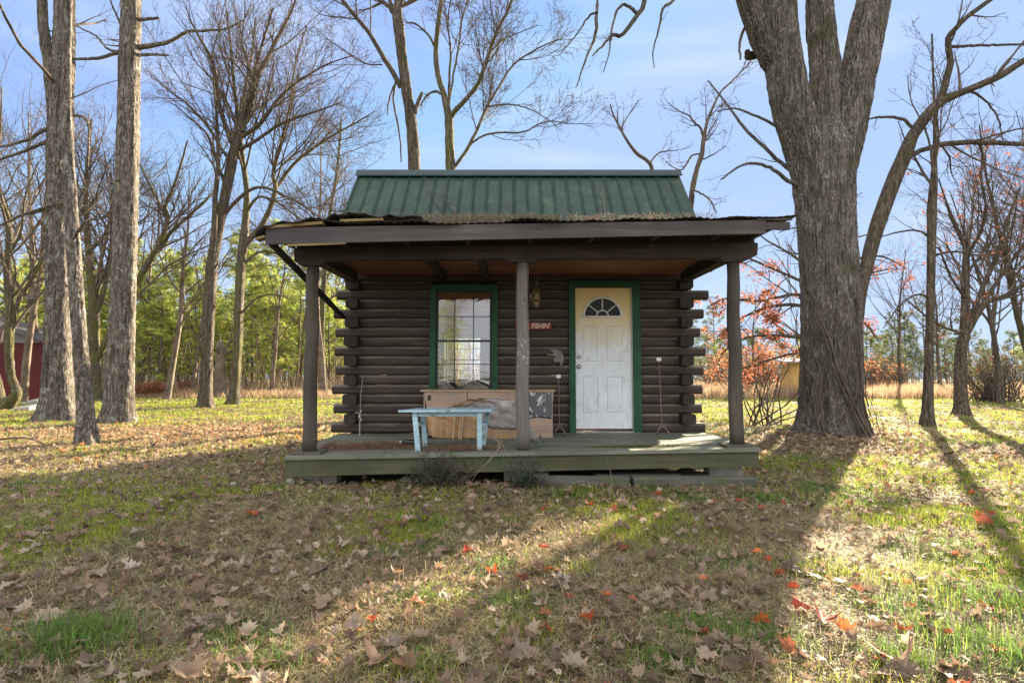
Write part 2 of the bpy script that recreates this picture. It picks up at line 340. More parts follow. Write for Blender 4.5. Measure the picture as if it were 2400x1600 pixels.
# ------------------------------------------------------------ ground
def grid(xs, ys):
    X, Y = np.meshgrid(xs, ys); Z = gz(X, Y); nx = len(xs); ny = len(ys)
    V = np.stack([X.ravel(), Y.ravel(), Z.ravel()], 1)
    i = np.arange(nx * ny).reshape(ny, nx)
    Fc = np.stack([i[:-1, :-1].ravel(), i[:-1, 1:].ravel(), i[1:, 1:].ravel(), i[1:, :-1].ravel()], 1)
    return V, Fc
def axisv(a, n, p): u = np.linspace(-1, 1, n); return a * np.sign(u) * np.abs(u) ** p
V, Fc = grid(axisv(500, 321, 3.2), axisv(600, 341, 3.2) + 6)
o = link('ground', npmesh(V, Fc, 4), M['ground'], smooth=True); tag(o, 'uneven lawn ground under thatch and fallen leaves', None, None, 'structure')

# ------------------------------------------------------------ cabin
DZ = lambda x, y: (lambda f, b, k: f * (1 - k) + b * k)(.335 + .018 * x, .355 + .004 * x, min(1, max(0, (y - 6.15) / 1.85)))
cab = thing('log_cabin', (0.1, 8.0, 0.0), 'small dark brown log cabin with green metal roof and covered front porch', 'cabin')
XL, XR, YF, YB = -2.30, 2.50, 8.0, 11.25
WZ0, CH, NC = 0.355, 0.1378, 17
# openings in front wall (x0,x1,z0,z1)
wA = W(1008, 700, YF).x; wB = W(1167, 700, YF).x; wz0 = W(1080, 912, YF).z; wz1 = W(1080, 668, YF).z
dA = W(1334, 900, YF).x; dB = W(1502, 900, YF).x; dz1 = W(1410, 659, YF).z
OP = [(wA + .02, wB - .02, wz0, wz1 - .02), (dA + .02, dB - .02, 0, dz1 - .02)]
def logprof(y0, y1, z0, h, e=.0015):  # squared log with eased corners, polygon in yz
    b = .036; z1 = z0 + h - e; z0 = z0 + e
    return [(y0 + b, z0), (y1 - b, z0), (y1, z0 + b), (y1, z1 - b), (y1 - b, z1), (y0 + b, z1), (y0 + .006, z1 - b * .55), (y0, z1 - b), (y0, z0 + b), (y0 + .008, z0 + b * .5)]
rng = random.Random(3)
mb = MB()
for i in range(NC):
    z0 = WZ0 + i * CH; z1 = z0 + CH
    ext = i % 2 == 0
    a = XL - .27 + rng.uniform(-.05, .03) if ext else XL + .02
    b = XR + (.27 if i < 12 else .33) + rng.uniform(-.04, .05) if ext else XR - .02
    if i >= NC - 1: a, b = XL + .02, XR - .02
    segs = [(a, b)]
    for (x0, x1, oz0, oz1) in OP:
        if z0 < oz1 - .01 and z1 > oz0 + .01:
            ns = []
            for (p, q) in segs:
                if p < x0 < q: ns.append((p, x0)); ns.append((x1, q))
                else: ns.append((p, q))
            segs = ns
    jy = rng.uniform(-.004, .004)
    for (p, q) in segs: mb.prismx(logprof(YF + jy, YF + .15, z0, CH), p, q)
    if ext:   # notch shadow: weather-rounded far end
        pass
mb.build('front_wall', M['log'], cab)
mb = MB()
for i in range(NC):
    z0 = WZ0 + i * CH
    e0 = (XL - .25) if i % 2 == 0 else XL + .02; e1 = (XR + .25) if i % 2 == 0 else XR - .02
    for p_, q_ in (((e0, -1.42), (-.55, .62), (1.52, e1)) if 4 < i < 12 else ((e0, e1),)): mb.prismx(logprof(YB - .15, YB, z0, CH), p_, q_)
mb.build('back_wall', M['log'], cab)
for sx, xc in ((-1, XL), (1, XR)):
    mb = MB()
    for i in range(NC):
        z0 = WZ0 + i * CH; odd = i % 2 == 1
        h = CH * (1.06 if odd else .98); zz = z0 - (.004 if odd else -.003)
        y0 = YF - .15 + rng.uniform(-.03, .03) if odd else YF + .153
        y1 = YB + .15 if odd else YB - .153
        wd = .088 + rng.uniform(-.006, .01); b = .022; x0, x1 = xc - wd, xc + wd; z1 = zz + h
        spans = ((y0, 9.1), (10.3, y1)) if (sx > 0 and 5 <= i < 12) else ((y0, y1),)
        mb.prism([(x0 + b, zz), (x1 - b, zz), (x1, zz + b), (x1, z1 - b), (x1 - b, z1), (x0 + b, z1), (x0, z1 - b), (x0, zz + b)], *spans[0])
        if len(spans) > 1: mb.prism([(x0 + b, zz), (x1 - b, zz), (x1, zz + b), (x1, z1 - b), (x1 - b, z1), (x0 + b, z1), (x0, z1 - b), (x0, zz + b)], *spans[1])
    mb.build('side_wall', M['endgrain'], cab)
# porch side plates (logs carrying the porch roof)
for xc in (XL + .02, XR - .02):
    MB().hexa([(xc - .07, 6.42, 2.50), (xc + .07, 6.42, 2.50), (xc + .07, YF - .16, 2.52), (xc - .07, YF - .16, 2.52), (xc - .07, 6.42, 2.64), (xc + .07, 6.42, 2.64), (xc + .07, YF - .16, 2.66), (xc - .07, YF - .16, 2.66)]).build('porch_side_beam', M['endgrain'], cab)
for xx in (-1.0, -.38):
    MB().beam((xx, 6.6, 2.60), (xx, YF - .01, 2.60), .09, .09).build('ceiling_joist', M['endgrain'], cab)
# interior
MB().box((XL + .1, YF + .16, WZ0 - .05), (XR - .1, YB - .16, WZ0)).build('floor', M['inwood'], cab)
MB().box((XL + .1, YF + .16, 2.41), (XR - .1, YB - .16, 2.45)).build('ceiling', M['inwood'], cab)
# roof : two slopes of ribbed metal
RZ = W(1200, 406, 9.62).z; RY = 9.62; RX0 = W(840, 404, RY).x; RX1 = W(1590, 409, RY).x
EY, EZ = 7.93, RZ - (RY - 7.93) * 1.165
roofb = MB()
nr = 25
def roofpt(x, k, back=False, h=0):
    y = RY + (RY - EY) * (1 - k) * (1 if back else -1); z = EZ + (RZ - EZ) * k
    nn = Vector((0, (1 if back else -1) * 1.165, 1)).normalized(); return Vector((x, y, z)) + nn * h
for back in (False, True):
    prof = []
    wd = (RX1 - RX0)
    for j in range(nr):
        x = RX0 + wd * j / nr; s_ = wd / nr
        prof += [(x, 0), (x + s_ * .05, .016), (x + s_ * .10, .016), (x + s_ * .15, .002), (x + s_ * .20, .012), (x + s_ * .24, .012), (x + s_ * .28, 0)]
    prof.append((RX1, 0))
    vs = [roofpt(x, 0, back, h) for x, h in prof] + [roofpt(x, 1, back, h) for x, h in prof] + [roofpt(x, 0, back, -.03) for x, h in prof] + [roofpt(x, 1, back, -.03) for x, h in prof]
    n_ = len(prof)
    fs = [(i, i + 1, n_ + i + 1, n_ + i) for i in range(n_ - 1)] + [(2 * n_ + i, 3 * n_ + i, 3 * n_ + i + 1, 2 * n_ + i + 1) for i in range(n_ - 1)]
    fs += [(i, 2 * n_ + i, 2 * n_ + i + 1, i + 1) for i in range(n_ - 1)] + [(0, n_, 3 * n_, 2 * n_), (n_ - 1, 3 * n_ - 1, 4 * n_ - 1, 2 * n_ - 1)]
    roofb.add(vs, fs)
roof = roofb.build('roof', M['roof'], cab)
mb = MB()
for j in range(nr):
    for kk in (.08, .36, .64, .92):
        q = roofpt(RX0 + (RX1 - RX0) * (j + .45) / nr, kk, False, .003); q2 = roofpt(RX0 + (RX1 - RX0) * (j + .45) / nr, kk, False, .012); mb.tube([q, q2], [.007, .006], 6)
so_ = mb.build('screw_heads', M['galv'], roof); so_['kind'] = 'stuff'
rc = MB(); pr = [(-.16, -.15), (-.16, -.135), (-.03, .03), (.03, .03), (.16, -.135), (.16, -.15), (.0, .0)]
rc.prismx([(RY + a, RZ + .04 + b) for a, b in [(-.13, -.115), (-.03, .012), (.03, .012), (.13, -.115), (.13, -.135), (0, -.01), (-.13, -.135)]], RX0 - .02, RX1 + .03).build('ridge_cap', M['ridge'], roof)
mb = MB()
for x in (RX0 + .02, RX1 - .06):
    for bk in (False, True):
        p = roofpt(x + .02, 0, bk, -.09); q = roofpt(x + .02, 1, bk, -.09); MB().beam(p, q, .04, .11).build('rake_board', M['fascia'], roof)
for xc in (XL, XR):
    gab = MB()
    zt = WZ0 + NC * CH
    gab.prismx([(YF + .02, zt), (YB - .02, zt), (YB - .02, EZ + .02), (RY, RZ - .12), (YF + .02, EZ + .02)], xc - .03, xc + .03)
    gab.build('gable', M['log'], cab)
# windows -------------------------------------------------------
def window(x0, x1, z0, z1, y, face, cols=3, rows=4, trim=.085, name='window'):
    """face -1: outside is towards the camera"""
    fr = MB(); s = face
    ya, yb = y + s * .03, y - s * .10
    lo, hi = min(ya, yb), max(ya, yb)
    fr.box((x0, lo, z0 - .02), (x0 + trim, hi, z1), 0).box((x1 - trim, lo, z0 - .02), (x1, hi, z1)).box((x0 + trim, lo + .003, z1 - trim), (x1 - trim, hi - .003, z1)).box((x0 + trim, lo + .002, z0 - .02), (x1 - trim, hi + .0, z0 + .04))
    w_ = fr.build(name, M['green'], cab)
    gx0, gx1, gz0, gz1 = x0 + trim, x1 - trim, z0 + .04, z1 - trim; zm = (gz0 + gz1) / 2 - .02
    yy = y + .01; sb = .034
    for (a, b, dy) in ((gz0, zm + .015, .0), (zm - .015, gz1, .028)):
        sh = MB(); q = yy + dy
        sh.box((gx0, q, a), (gx0 + sb, q + .025, b)).box((gx1 - sb, q, a), (gx1, q + .025, b)).box((gx0 + sb, q, a), (gx1 - sb, q + .025, a + .03)).box((gx0 + sb, q, b - .03), (gx1 - sb, q + .025, b))
        for k in range(1, cols): xx = gx0 + (gx1 - gx0) * k / cols; sh.box((xx - .006, q + .004, a + .03), (xx + .006, q + .020, b - .03))
        for k in range(1, rows // 2): zz = a + (b - a) * (1 - .5 * k); sh.box((gx0 + sb, q + .005, zz - .006), (gx1 - sb, q + .019, zz + .006))
        sh.build('sash', M['sash'], w_)
        MB().box((gx0 + sb - .004, q + .010, a + .026), (gx1 - sb + .004, q + .013, b - .026)).build('pane', M['glass'], w_)
    return w_
window(wA, wB, wz0 - .03, wz1, YF, -1)
window(.6, 1.54, WZ0 + 5 * CH - .03, WZ0 + 12 * CH + .03, YB - .02, 1)  # added second back window, unseen; lets sun in to brighten the room
window(-1.44, -.53, WZ0 + 5 * CH - .03, WZ0 + 12 * CH + .03, YB - .02, 1)
za, zb2 = WZ0 + 5 * CH - .01, WZ0 + 12 * CH + .02
added_window = MB().box((XR - .11, 9.06, za - .06), (XR + .12, 9.14, zb2 + .06)).box((XR - .11, 10.26, za - .06), (XR + .12, 10.34, zb2 + .06)).box((XR - .107, 9.14, za - .057), (XR + .117, 10.26, za + .02)).box((XR - .107, 9.14, zb2 - .02), (XR + .117, 10.26, zb2 + .057)).build('window', M['green'], cab)  # side window added out of view to brighten the interior
MB().box((XR, 9.14, (za + zb2) / 2 - .02), (XR + .03, 10.26, (za + zb2) / 2 + .02)).box((XR, 9.69, za + .02), (XR + .03, 9.71, (za + zb2) / 2 - .02)).box((XR, 9.69, (za + zb2) / 2 + .02), (XR + .03, 9.71, zb2 - .02)).build('sash', M['sash'], added_window)  # sash bars of the added side window
MB().box((XR + .01, 9.14, za + .02), (XR + .013, 10.26, zb2 - .02)).build('pane', M['glass'], added_window)  # pane of the added side window
# door -------------------------------------------------------
a0, a1 = W(1349, 800, 7.985).x, W(1480, 800, 7.985).x; zt = W(1410, 675, 7.985).z; zb = W(1410, 1004, 7.985).z
fr = MB()
fr.box((dA, 7.955, .362), (a0 - .006, 8.09, dz1)).box((a1 + .012, 7.955, .362), (dB, 8.09, dz1)).box((a0 - .006, 7.958, zt + .008), (a1 + .012, 8.087, dz1))
dfr = fr.build('door_frame', M['green'], cab)
MB().box((a0 - .006, 7.93, .362), (a1 + .012, 8.06, .385)).box((a1 + .001, 7.962, .386), (a1 + .011, 8.02, zt + .007)).build('threshold', M['galv'], dfr)
fcx, fcz = (a0 + a1) / 2 - .012 + .0, W(1410, 741, 7.985).z; fR = .262
door = MB(); yd = 7.985
# door slab with a half-round hole: built as strips of an outline grid
NA = 20
arc = [(fcx + fR * math.cos(math.pi * k / NA), fcz + fR * math.sin(math.pi * k / NA)) for k in range(NA + 1)]
def slabface(y):
    poly = []
    vs = []; fs = []
    # below fanlight
    vs += [(a0, y, zb), (a1, y, zb), (a1, y, fcz), (fcx + fR, y, fcz), (fcx - fR, y, fcz), (a0, y, fcz)]
    fs.append((0, 1, 2, 3, 4, 5))
    b = len(vs)
    for (x, z) in arc: vs.append((x, y, z))
    def outer(x, z):
        dx, dz = x - fcx, z - fcz
        k = 1e9
        if dx > 1e-6: k = min(k, (a1 - fcx) / dx)
        if dx < -1e-6: k = min(k, (a0 - fcx) / dx)
        if dz > 1e-6: k = min(k, (zt - fcz) / dz)
        return (fcx + dx * k, y, fcz + dz * k)
    o_ = len(vs)
    for (x, z) in arc: vs.append(outer(x, z))
    for k in range(NA):
        fs.append((b + k, o_ + k, o_ + k + 1, b + k + 1))
    ca = len(vs); vs += [(a1, y, zt), (a0, y, zt)]
    for k in range(NA):
        p, q = vs[o_ + k], vs[o_ + k + 1]
        if abs(p[0] - a1) < 1e-6 and q[0] < a1 - 1e-6: fs.append((o_ + k, ca, o_ + k + 1))
        if p[0] > a0 + 1e-6 and abs(q[0] - a0) < 1e-6: fs.append((o_ + k, ca + 1, o_ + k + 1))
    return vs, fs
v_, f_ = slabface(yd); door.add(v_, f_); v_, f_ = slabface(yd + .044); door.add(v_, f_)
for (x, z), (x2, z2) in zip(arc[:-1], arc[1:]): door.add([(x, yd, z), (x2, yd, z2), (x2, yd + .044, z2), (x, yd + .044, z)], [(0, 1, 2, 3)])
door.add([(a0, yd, zb), (a0, yd, zt), (a0, yd + .044, zt), (a0, yd + .044, zb)], [(0, 1, 2, 3)]); door.add([(a1, yd, zb), (a1, yd, zt), (a1, yd + .044, zt), (a1, yd + .044, zb)], [(0, 1, 2, 3)])
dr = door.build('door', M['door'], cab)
def rect_mold(mb, x0, x1, z0, z1, y, wd=.018, pr=.010):
    # bevelled picture-frame moulding
    def ring(d, yy): return [(x0 + d, yy, z0 + d), (x1 - d, yy, z0 + d), (x1 - d, yy, z1 - d), (x0 + d, yy, z1 - d)]
    vs = ring(0, y - .0005) + ring(wd * .5, y - pr) + ring(wd, y - .001) + ring(wd * 1.8, y - .0012) + ring(wd * 2.6, y - pr * .7)
    fs = []
    for r in range(4):
        for k in range(4): fs.append((r * 4 + k, r * 4 + (k + 1) % 4, r * 4 + 4 + (k + 1) % 4, r * 4 + 4 + k))
    fs.append((16, 17, 18, 19)); mb.add(vs, fs)
for (px0, px1, py0, py1) in ((1366, 1400, 763, 846), (1423, 1459, 763, 846), (1367, 1403, 880, 966), (1424, 1460, 880, 966)):
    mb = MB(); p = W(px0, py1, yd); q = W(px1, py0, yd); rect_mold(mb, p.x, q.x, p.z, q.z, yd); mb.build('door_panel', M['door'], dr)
mb = MB()
mb.tube([(fcx + (fR + .012) * math.cos(math.pi * k / 24), yd - .004, fcz + (fR + .012) * math.sin(math.pi * k / 24)) for k in range(25)], .020, 6)
mb.tube([(fcx - fR - .03, yd - .004, fcz - .008), (fcx + fR + .03, yd - .004, fcz - .008)], .018, 6)
mb.tube([(fcx + .085 * math.cos(math.pi * k / 12), yd + .002, fcz + .085 * math.sin(math.pi * k / 12)) for k in range(13)], .010, 6)
for an in (40, 90, 140):
    c_, s_ = math.cos(math.radians(an)), math.sin(math.radians(an)); mb.tube([(fcx + .085 * c_, yd + .002, fcz + .085 * s_), (fcx + fR * c_, yd + .002, fcz + fR * s_)], .010, 6)
fl = mb.build('fanlight', M['white'], dr, smooth=True)
g = MB(); pts = [(fcx + fR * 1.0 * math.cos(math.pi * k / 20), fcz + fR * math.sin(math.pi * k / 20)) for k in range(21)]
g.prism(pts, yd + .018, yd + .022).build('pane', M['glassdark'], fl)
for nm, py, r in (('deadbolt', 836, .028), ('door_knob', 859, .032)):
    p = W(1357, py, yd); mb = MB()
    mb.tube([(p.x, yd - .001, p.z), (p.x, yd - .012, p.z)], [r, r * .92], 18)
    h_ = mb.build(nm, M['black'], dr)
    MB().tube([(p.x, yd - .012, p.z), (p.x, yd - .03, p.z), (p.x, yd - .045, p.z), (p.x, yd - .05, p.z)] if nm == 'door_knob' else [(p.x, yd - .0125, p.z), (p.x, yd - .018, p.z)], [.010, .02, .018, .006] if nm == 'door_knob' else [.014, .013], 14).build('cylinder', M['chrome'], h_, smooth=False)
# porch -------------------------------------------------------
DX0, DX1 = -2.49, 2.72
ROWY = [6.13 + .134 * k for k in range(15)]
mb = MB(); rg = random.Random(5)
for k, y in enumerate(ROWY[:-1]):
    x0 = DX0 - rg.uniform(0, .02); x1 = DX1 + rg.uniform(0, .02); cuts = [x0] + sorted(rg.sample([-1.3, -.2, .6, 1.5], 1)) + [x1]
    for a, b in zip(cuts[:-1], cuts[1:]):
        n_ = 8; dzr = rg.uniform(-.003, .003)
        for m in range(n_):
            p, q = a + (b - a) * m / n_, a + (b - a) * (m + 1) / n_
            if m == n_ - 1: q -= .003
            y1 = y + .130; t_ = .038 if k == 0 else .03
            y1 = min(y1, 7.99)
            mb.hexa([(p, y, DZ(p, y) - t_ + dzr), (q, y, DZ(q, y) - t_ + dzr), (q, y1, DZ(q, y1) - t_ + dzr), (p, y1, DZ(p, y1) - t_ + dzr), (p, y, DZ(p, y) + dzr), (q, y, DZ(q, y) + dzr), (q, y1, DZ(q, y1) + dzr), (p, y1, DZ(p, y1) + dzr)])
deck = mb.build('porch_deck', M['deck'], cab)
mb = MB()
def rimz(x): return DZ(x, 6.15)
mb.hexa([(DX0, 6.16, rimz(DX0) - .215), (DX1, 6.16, rimz(DX1) - .20), (DX1, 6.205, rimz(DX1) - .20), (DX0, 6.205, rimz(DX0) - .215), (DX0, 6.16, rimz(DX0) - .041), (DX1, 6.16, rimz(DX1) - .041), (DX1, 6.205, rimz(DX1) - .041), (DX0, 6.205, rimz(DX0) - .041)])
for x in (DX0 + .001, DX1 - .046): mb.hexa([(x, 6.207, rimz(x) - .205), (x + .045, 6.207, rimz(x) - .205), (x + .045, 7.98, .17), (x, 7.98, .17), (x, 6.207, rimz(x) - .041), (x + .045, 6.207, rimz(x) - .041), (x + .045, 7.98, .31), (x, 7.98, .31)])
mb.build('rim_joist', M['rim'], deck)
for x in (-2.2, .1, 2.45):
    for y in (6.5, 8.2, 11.0):
        MB().box((x - .19, y - .1, -.1), (x + .19, y + .1, .145 if y < 8 else .30), .012).build('concrete_pier', M['conc'], cab)
mb = MB(); mb.box((XL - .05, 8.03, .20), (XR + .05, 8.12, WZ0 - .012)).box((XL - .05, 11.13, .2), (XR + .05, 11.22, WZ0 - .012)).box((XL - .05, 8.121, .2), (XL + .05, 11.129, WZ0 - .012)).box((XR - .05, 8.121, .2), (XR + .05, 11.129, WZ0 - .012))
mb.build('sill_beam', M['logy'], cab)
PY = 6.36
for i, (px, mm) in enumerate(((725, M['post']), (1225, M['postmid']), (1727, M['post']))):
    x = W(px, 1040, PY).x; z0 = DZ(x, PY); z1 = 2.485; rg = random.Random(i)
    mb = MB(); zs = [z0 + .02 + (z1 - z0 - .02) * k / 14 for k in range(15)]
    mb.tube([(x + .006 * math.sin(k * .9 + i), PY + .006 * math.cos(k * 1.3), z) for k, z in enumerate(zs)], [.080 - .011 * k / 14 + .0015 * math.sin(k * 2.1 + i) for k in range(15)], 22)
    p = mb.build('porch_post', mm, cab, smooth=True)
    if i != 1: MB().box((x - .17, PY - .14, z0 + .002), (x + .17, PY + .14, z0 + .028), .004).build('base_plate', M['rim'], p)
# flaking white paint marks on the middle post are in its material
x0, x1 = W(690, 600, 6.28).x, W(1775, 590, 6.28).x; pm = .12; pl = -2.33; pR = 2.56
def bz(x): return 2.525 + .006 * x
prof = [(x0, bz(x0) - .02), (pl - .10, bz(pl) - .065), (pl + .12, bz(pl) - .065), (pl + .19, bz(pl)), (pm - .19, bz(pm)), (pm - .12, bz(pm) - .04), (pm + .12, bz(pm) - .04), (pm + .19, bz(pm)), (pR - .19, bz(pR)), (pR - .13, bz(pR) - .055), (pR + .1, bz(pR) - .055), (x1, bz(x1) + .02), (x1 + .01, bz(x1) + .15)]
top = [(x1, bz(x1) + .165), (x0 - .01, bz(x0) + .135)]
MB().prism(prof + top, 6.28, 6.43).build('porch_beam', M['beam'], cab)
def ch(x0, x1, za, zb, y0, y1): return [(x0, y0, za[0]), (x1, y0, za[1]), (x1, y1, za[1]), (x0, y1, za[0]), (x0, y0, zb[0]), (x1, y0, zb[1]), (x1, y1, zb[1]), (x0, y1, zb[0])]
MB().hexa(ch(x0 + .02, x1 - .02, (bz(x0) + .136, bz(x1) + .166), (2.735, 2.80), 6.30, 6.42)).build('upper_beam', M['endgrain'], cab)
# ceiling boards
mb = MB()
for k in range(12):
    y = 6.44 + k * .129; mb.box((XL + .1, y, 2.645 + (k % 2) * .001), (XR - .1, y + .122, 2.662))
mb.build('porch_ceiling', M['ceil'], cab)
# fascia
FY = 5.78
fa = W(622, 536, FY); fb = W(1852, 513, FY); fa2 = W(622, 572, FY); fb2 = W(1800, 547, FY)
sl_ = (fb.z - fa.z) / (fb.x - fa.x)
MB().hexa(ch(fa.x, W(1795, 520, FY).x, (fa2.z, fb2.z), (fa.z + .01, fb.z - .01), FY, FY + .04)).build('fascia', M['fascia'], cab)
x_ = W(1796, 520, FY).x
MB().hexa(ch(x_, fb.x, (fb2.z + .045, fb2.z + .045), (fb.z - .035, fb.z - .03), FY + .005, FY + .04)).hexa(ch(x_ - .1, fb.x + .02, (fb.z - .018, fb.z - .012), (fb.z + .0, fb.z + .006), FY - .01, FY + .025)).build('fascia_end', M['fascia'], cab)
p = W(672, 571, FY); q = W(810, 566, FY)
MB().beam((p.x, FY + .02, p.z - .015), (q.x, FY + .02, q.z - .012), .03, .022).build('loose_trim', M['ply'], cab)
for x in (fa.x + .1, -1.9, -1.2, -.5, .2, .9, 1.6, 2.3, 2.75):
    zf = fa.z + sl_ * (x - fa.x) - .06
    MB().beam((x, FY + .045, zf), (x, 6.29, zf + .012), .045, .1).build('rafter_tail', M['fascia'], cab)
MB().add([(fa.x + .01, FY + .05, fa.z - .02), (2.85, FY + .05, fb.z - .04), (2.85, 8.1, 2.93), (fa.x + .3, 8.1, 2.93), (fa.x + .01, FY + .05, fa.z - .005), (2.85, FY + .05, fb.z - .025), (2.85, 8.1, 2.945), (fa.x + .3, 8.1, 2.945)], [(3, 2, 1, 0), (4, 5, 6, 7), (0, 1, 5, 4), (1, 2, 6, 5), (2, 3, 7, 6), (3, 0, 4, 7)]).build('roof_decking', M['ply'], cab)
# corrugated sheet with torn, warped front edge
nx, ny = 420, 10; X0, X1 = fa.x + .45, fb.x + .08
vs = []; fs = []
for i in range(nx + 1):
    x = X0 + (X1 - X0) * i / nx
    lift = .05 * math.exp(-((x + 2.05) / .25) ** 2)
    yf = FY - .035 - .03 * math.sin(x * 5.1) * (x < .6) - .012 * math.sin(x * 17)
    for j in range(ny + 1):
        k = j / ny; y = yf + (8.12 - yf) * k
        zz = (fa.z + sl_ * (x - fa.x) + .025) * (1 - k) + 2.97 * k + .006 * math.sin(x * 2 * math.pi / .078 + 1.5 * math.sin(x * 2.2)) * (1 if x < 2.15 else .3)
        zz += (1 - k) ** 2 * (lift + .016 * math.sin(x * 4.3 + 1) * (x < .8) + .008 * math.sin(x * 11))
        if x < -.2: zz += .03 * (1 - k) ** 2 * (-.2 - x) / 2
        vs.append((x, y, zz))
for i in range(nx):
    for j in range(ny): a = i * (ny + 1) + j; fs.append((a, a + ny + 1, a + ny + 2, a + 1))
sh = MB().add(vs, fs).build('porch_roof_sheet', M['rust'], cab, smooth=True)
mo = sh.modifiers.new('s', 'SOLIDIFY'); mo.thickness = .004
# torn felt on the left corner
vs = []; fs = []; rg = random.Random(9); nx, ny = 40, 8
pl_ = [(598, 562), (606, 548), (640, 528), (700, 522), (760, 516), (800, 506), (830, 502), (870, 508), (920, 508), (990, 514)]
for i in range(nx + 1):
    u = i / nx * (len(pl_) - 1); a = min(int(u), len(pl_) - 2); k = u - a
    px = pl_[a][0] * (1 - k) + pl_[a + 1][0] * k; py = pl_[a][1] * (1 - k) + pl_[a + 1][1] * k
    p = W(px, py, FY + .02)
    for j in range(ny + 1):
        t_ = j / ny; y = FY - .05 + .02 * math.sin(i * .8) + (7.9 - FY) * t_
        zf = p.z * (1 - t_) + 2.97 * t_ + .012 * math.sin(i * 1.3 + j) + .01 * rg.uniform(-1, 1)
        vs.append((p.x + (.25 * t_ if p.x < -2.4 else 0), y, zf + .006))
for i in range(nx):
    for j in range(ny): a = i * (ny + 1) + j; fs.append((a, a + ny + 1, a + ny + 2, a + 1))
sh = MB().add(vs, fs).build('torn_roofing', M['tarp'], cab, smooth=True); mo = sh.modifiers.new('s', 'SOLIDIFY'); mo.thickness = .012
mb = MB()
for (p0, p1, h) in (((628, 535), (760, 524), .02), ((800, 520), (900, 516), .016), ((604, 562), (624, 556), .015)):
    a = W(*p0, FY + .03); b = W(*p1, FY + .03); mb.beam((a.x, a.y, a.z), (b.x, b.y, b.z), .10, h * 1.6)
mb.build('exposed_plywood', M['ply'], cab)
# broken rake pole hanging from the left corner
a = W(634, 568, FY + .08); b = W(806, 744, 7.75)
MB().tube([a, a.lerp(b, .3), a.lerp(b, .62), b], [.038, .04, .042, .03], 10).build('hanging_pole', M['endgrain'], cab, smooth=True)

# ------------------------------------------------------------ debris on roof and deck
def blades(P, H, Wd, bend, col, rng, lay=None, nseg=2):
    """P (n,3) base, H heights, Wd widths -> strips"""
    n = len(P); az = rng.uniform(0, 2 * np.pi, n); lean = np.abs(rng.normal(bend, bend * .5, n)) if lay is None else lay
    d = np.stack([np.cos(az), np.sin(az), np.zeros(n)], 1); s = np.stack([-np.sin(az + rng.normal(0, .6, n)), np.cos(az), np.zeros(n)], 1)
    vs = []
    for k in range(nseg + 1):
        t = k / nseg; a = lean * (0.5 + t * .9)
        r = P + d * (H * t * np.sin(a))[:, None] + np.array([0, 0, 1.]) * (H * t * np.cos(np.minimum(a, 1.65)))[:, None]
        if k < nseg:
            wv = s * (Wd * (1 - .45 * t) * .5)[:, None]; vs += [r - wv, r + wv]
        else: vs.append(r)
    V = np.stack(vs, 1); m = V.shape[1]
    base = np.arange(n)[:, None] * m; tris = []
    for k in range(nseg - 1): tris += [[2 * k, 2 * k + 1, 2 * k + 3], [2 * k, 2 * k + 3, 2 * k + 2]]
    tris += [[2 * nseg - 2, 2 * nseg - 1, 2 * nseg]]
    Fc = (base[:, :, None] + np.array(tris)[None].reshape(1, -1, 3)).reshape(-1, 3)
    tone = np.repeat(col[:, None, :], m, 1); tt = np.linspace(.75, 1.1, m)[None, :, None]
    return V.reshape(-1, 3), Fc, np.clip(tone * 1.0, 0, 1).reshape(-1, 3)
R = np.random.default_rng(11)
def pick(pal, n, var=.2):
    pal = np.array(pal); c = pal[R.integers(0, len(pal), n)]; return np.clip(c * (1 + R.uniform(-var * 1.5, var * 1.3, (n, 1))), 0, 1)
def pile(n, fn, H, wd, pal, lay):
    P = fn(n); V, Fc, c = blades(P, R.uniform(.5, 1, n) * H, np.full(n, wd), 1.2, pick(pal, n), R, lay=R.normal(lay, .35, n)); return V, Fc, c
straw = [(.30, .22, .14), (.42, .33, .22), (.22, .15, .10), (.5, .42, .3), (.3, .16, .08)]
def f(n):
    x = R.uniform(-1.75, 2.2, n); x = np.where(R.random(n) < .55, R.uniform(-1.6, .5, n), x)
    y = FY + R.uniform(-.01, .5, n); bump = .05 * np.exp(-((x + .5) / .7) ** 2) + .012
    z = fa.z + sl_ * (x - fa.x) + .035 + .03 + (y - FY) * .07 + R.random(n) * bump
    return np.stack([x, y, z], 1)
V, Fc, c = pile(9000, f, .09, .004, straw, 1.25)
o = link('roof_needle_litter', npmesh(V, Fc, 3, c), M['litter'], origin=(0, 6, 2.8)); tag(o, 'pine needles and dead leaves matted along the porch roof edge', 'litter', None, 'stuff')
def f(n):
    x = R.normal(0, 1, n) * .42 - 1.75; y = 6.75 + R.normal(0, .17, n); x = np.where(R.random(n) < .25, R.normal(-.55, .22, n), x); y = np.where(x > -1, 6.42 + R.normal(0, .08, n), y)
    x = np.clip(x, -2.25, 2); y = np.clip(y, 6.2, 7.6)
    z = np.array([DZ(a, b) for a, b in zip(x, y)]) + .005 + R.random(n) ** 2 * .035; return np.stack([x, y, z], 1)
V, Fc, c = pile(6000, f, .11, .004, [(.22, .11, .06), (.3, .16, .09), (.16, .08, .05), (.36, .22, .13)], 1.5)
o = link('deck_needle_litter', npmesh(V, Fc, 3, c), M['litter'], origin=(-1.7, 6.7, .34)); tag(o, 'drift of brown pine needles on the left end of the porch deck', 'litter', None, 'stuff')
def f(n):
    x = R.normal(1.5, .32, n); y = 6.47 + R.normal(0, .055, n) + (x - 1.4) * .0
    z = np.array([DZ(a, b) for a, b in zip(x, y)]) + .002; return np.stack([x, y, z], 1)
V, Fc, c = pile(6500, f, .016, .005, [(.10, .12, .03), (.14, .16, .04), (.07, .08, .03), (.17, .15, .06)], .9)
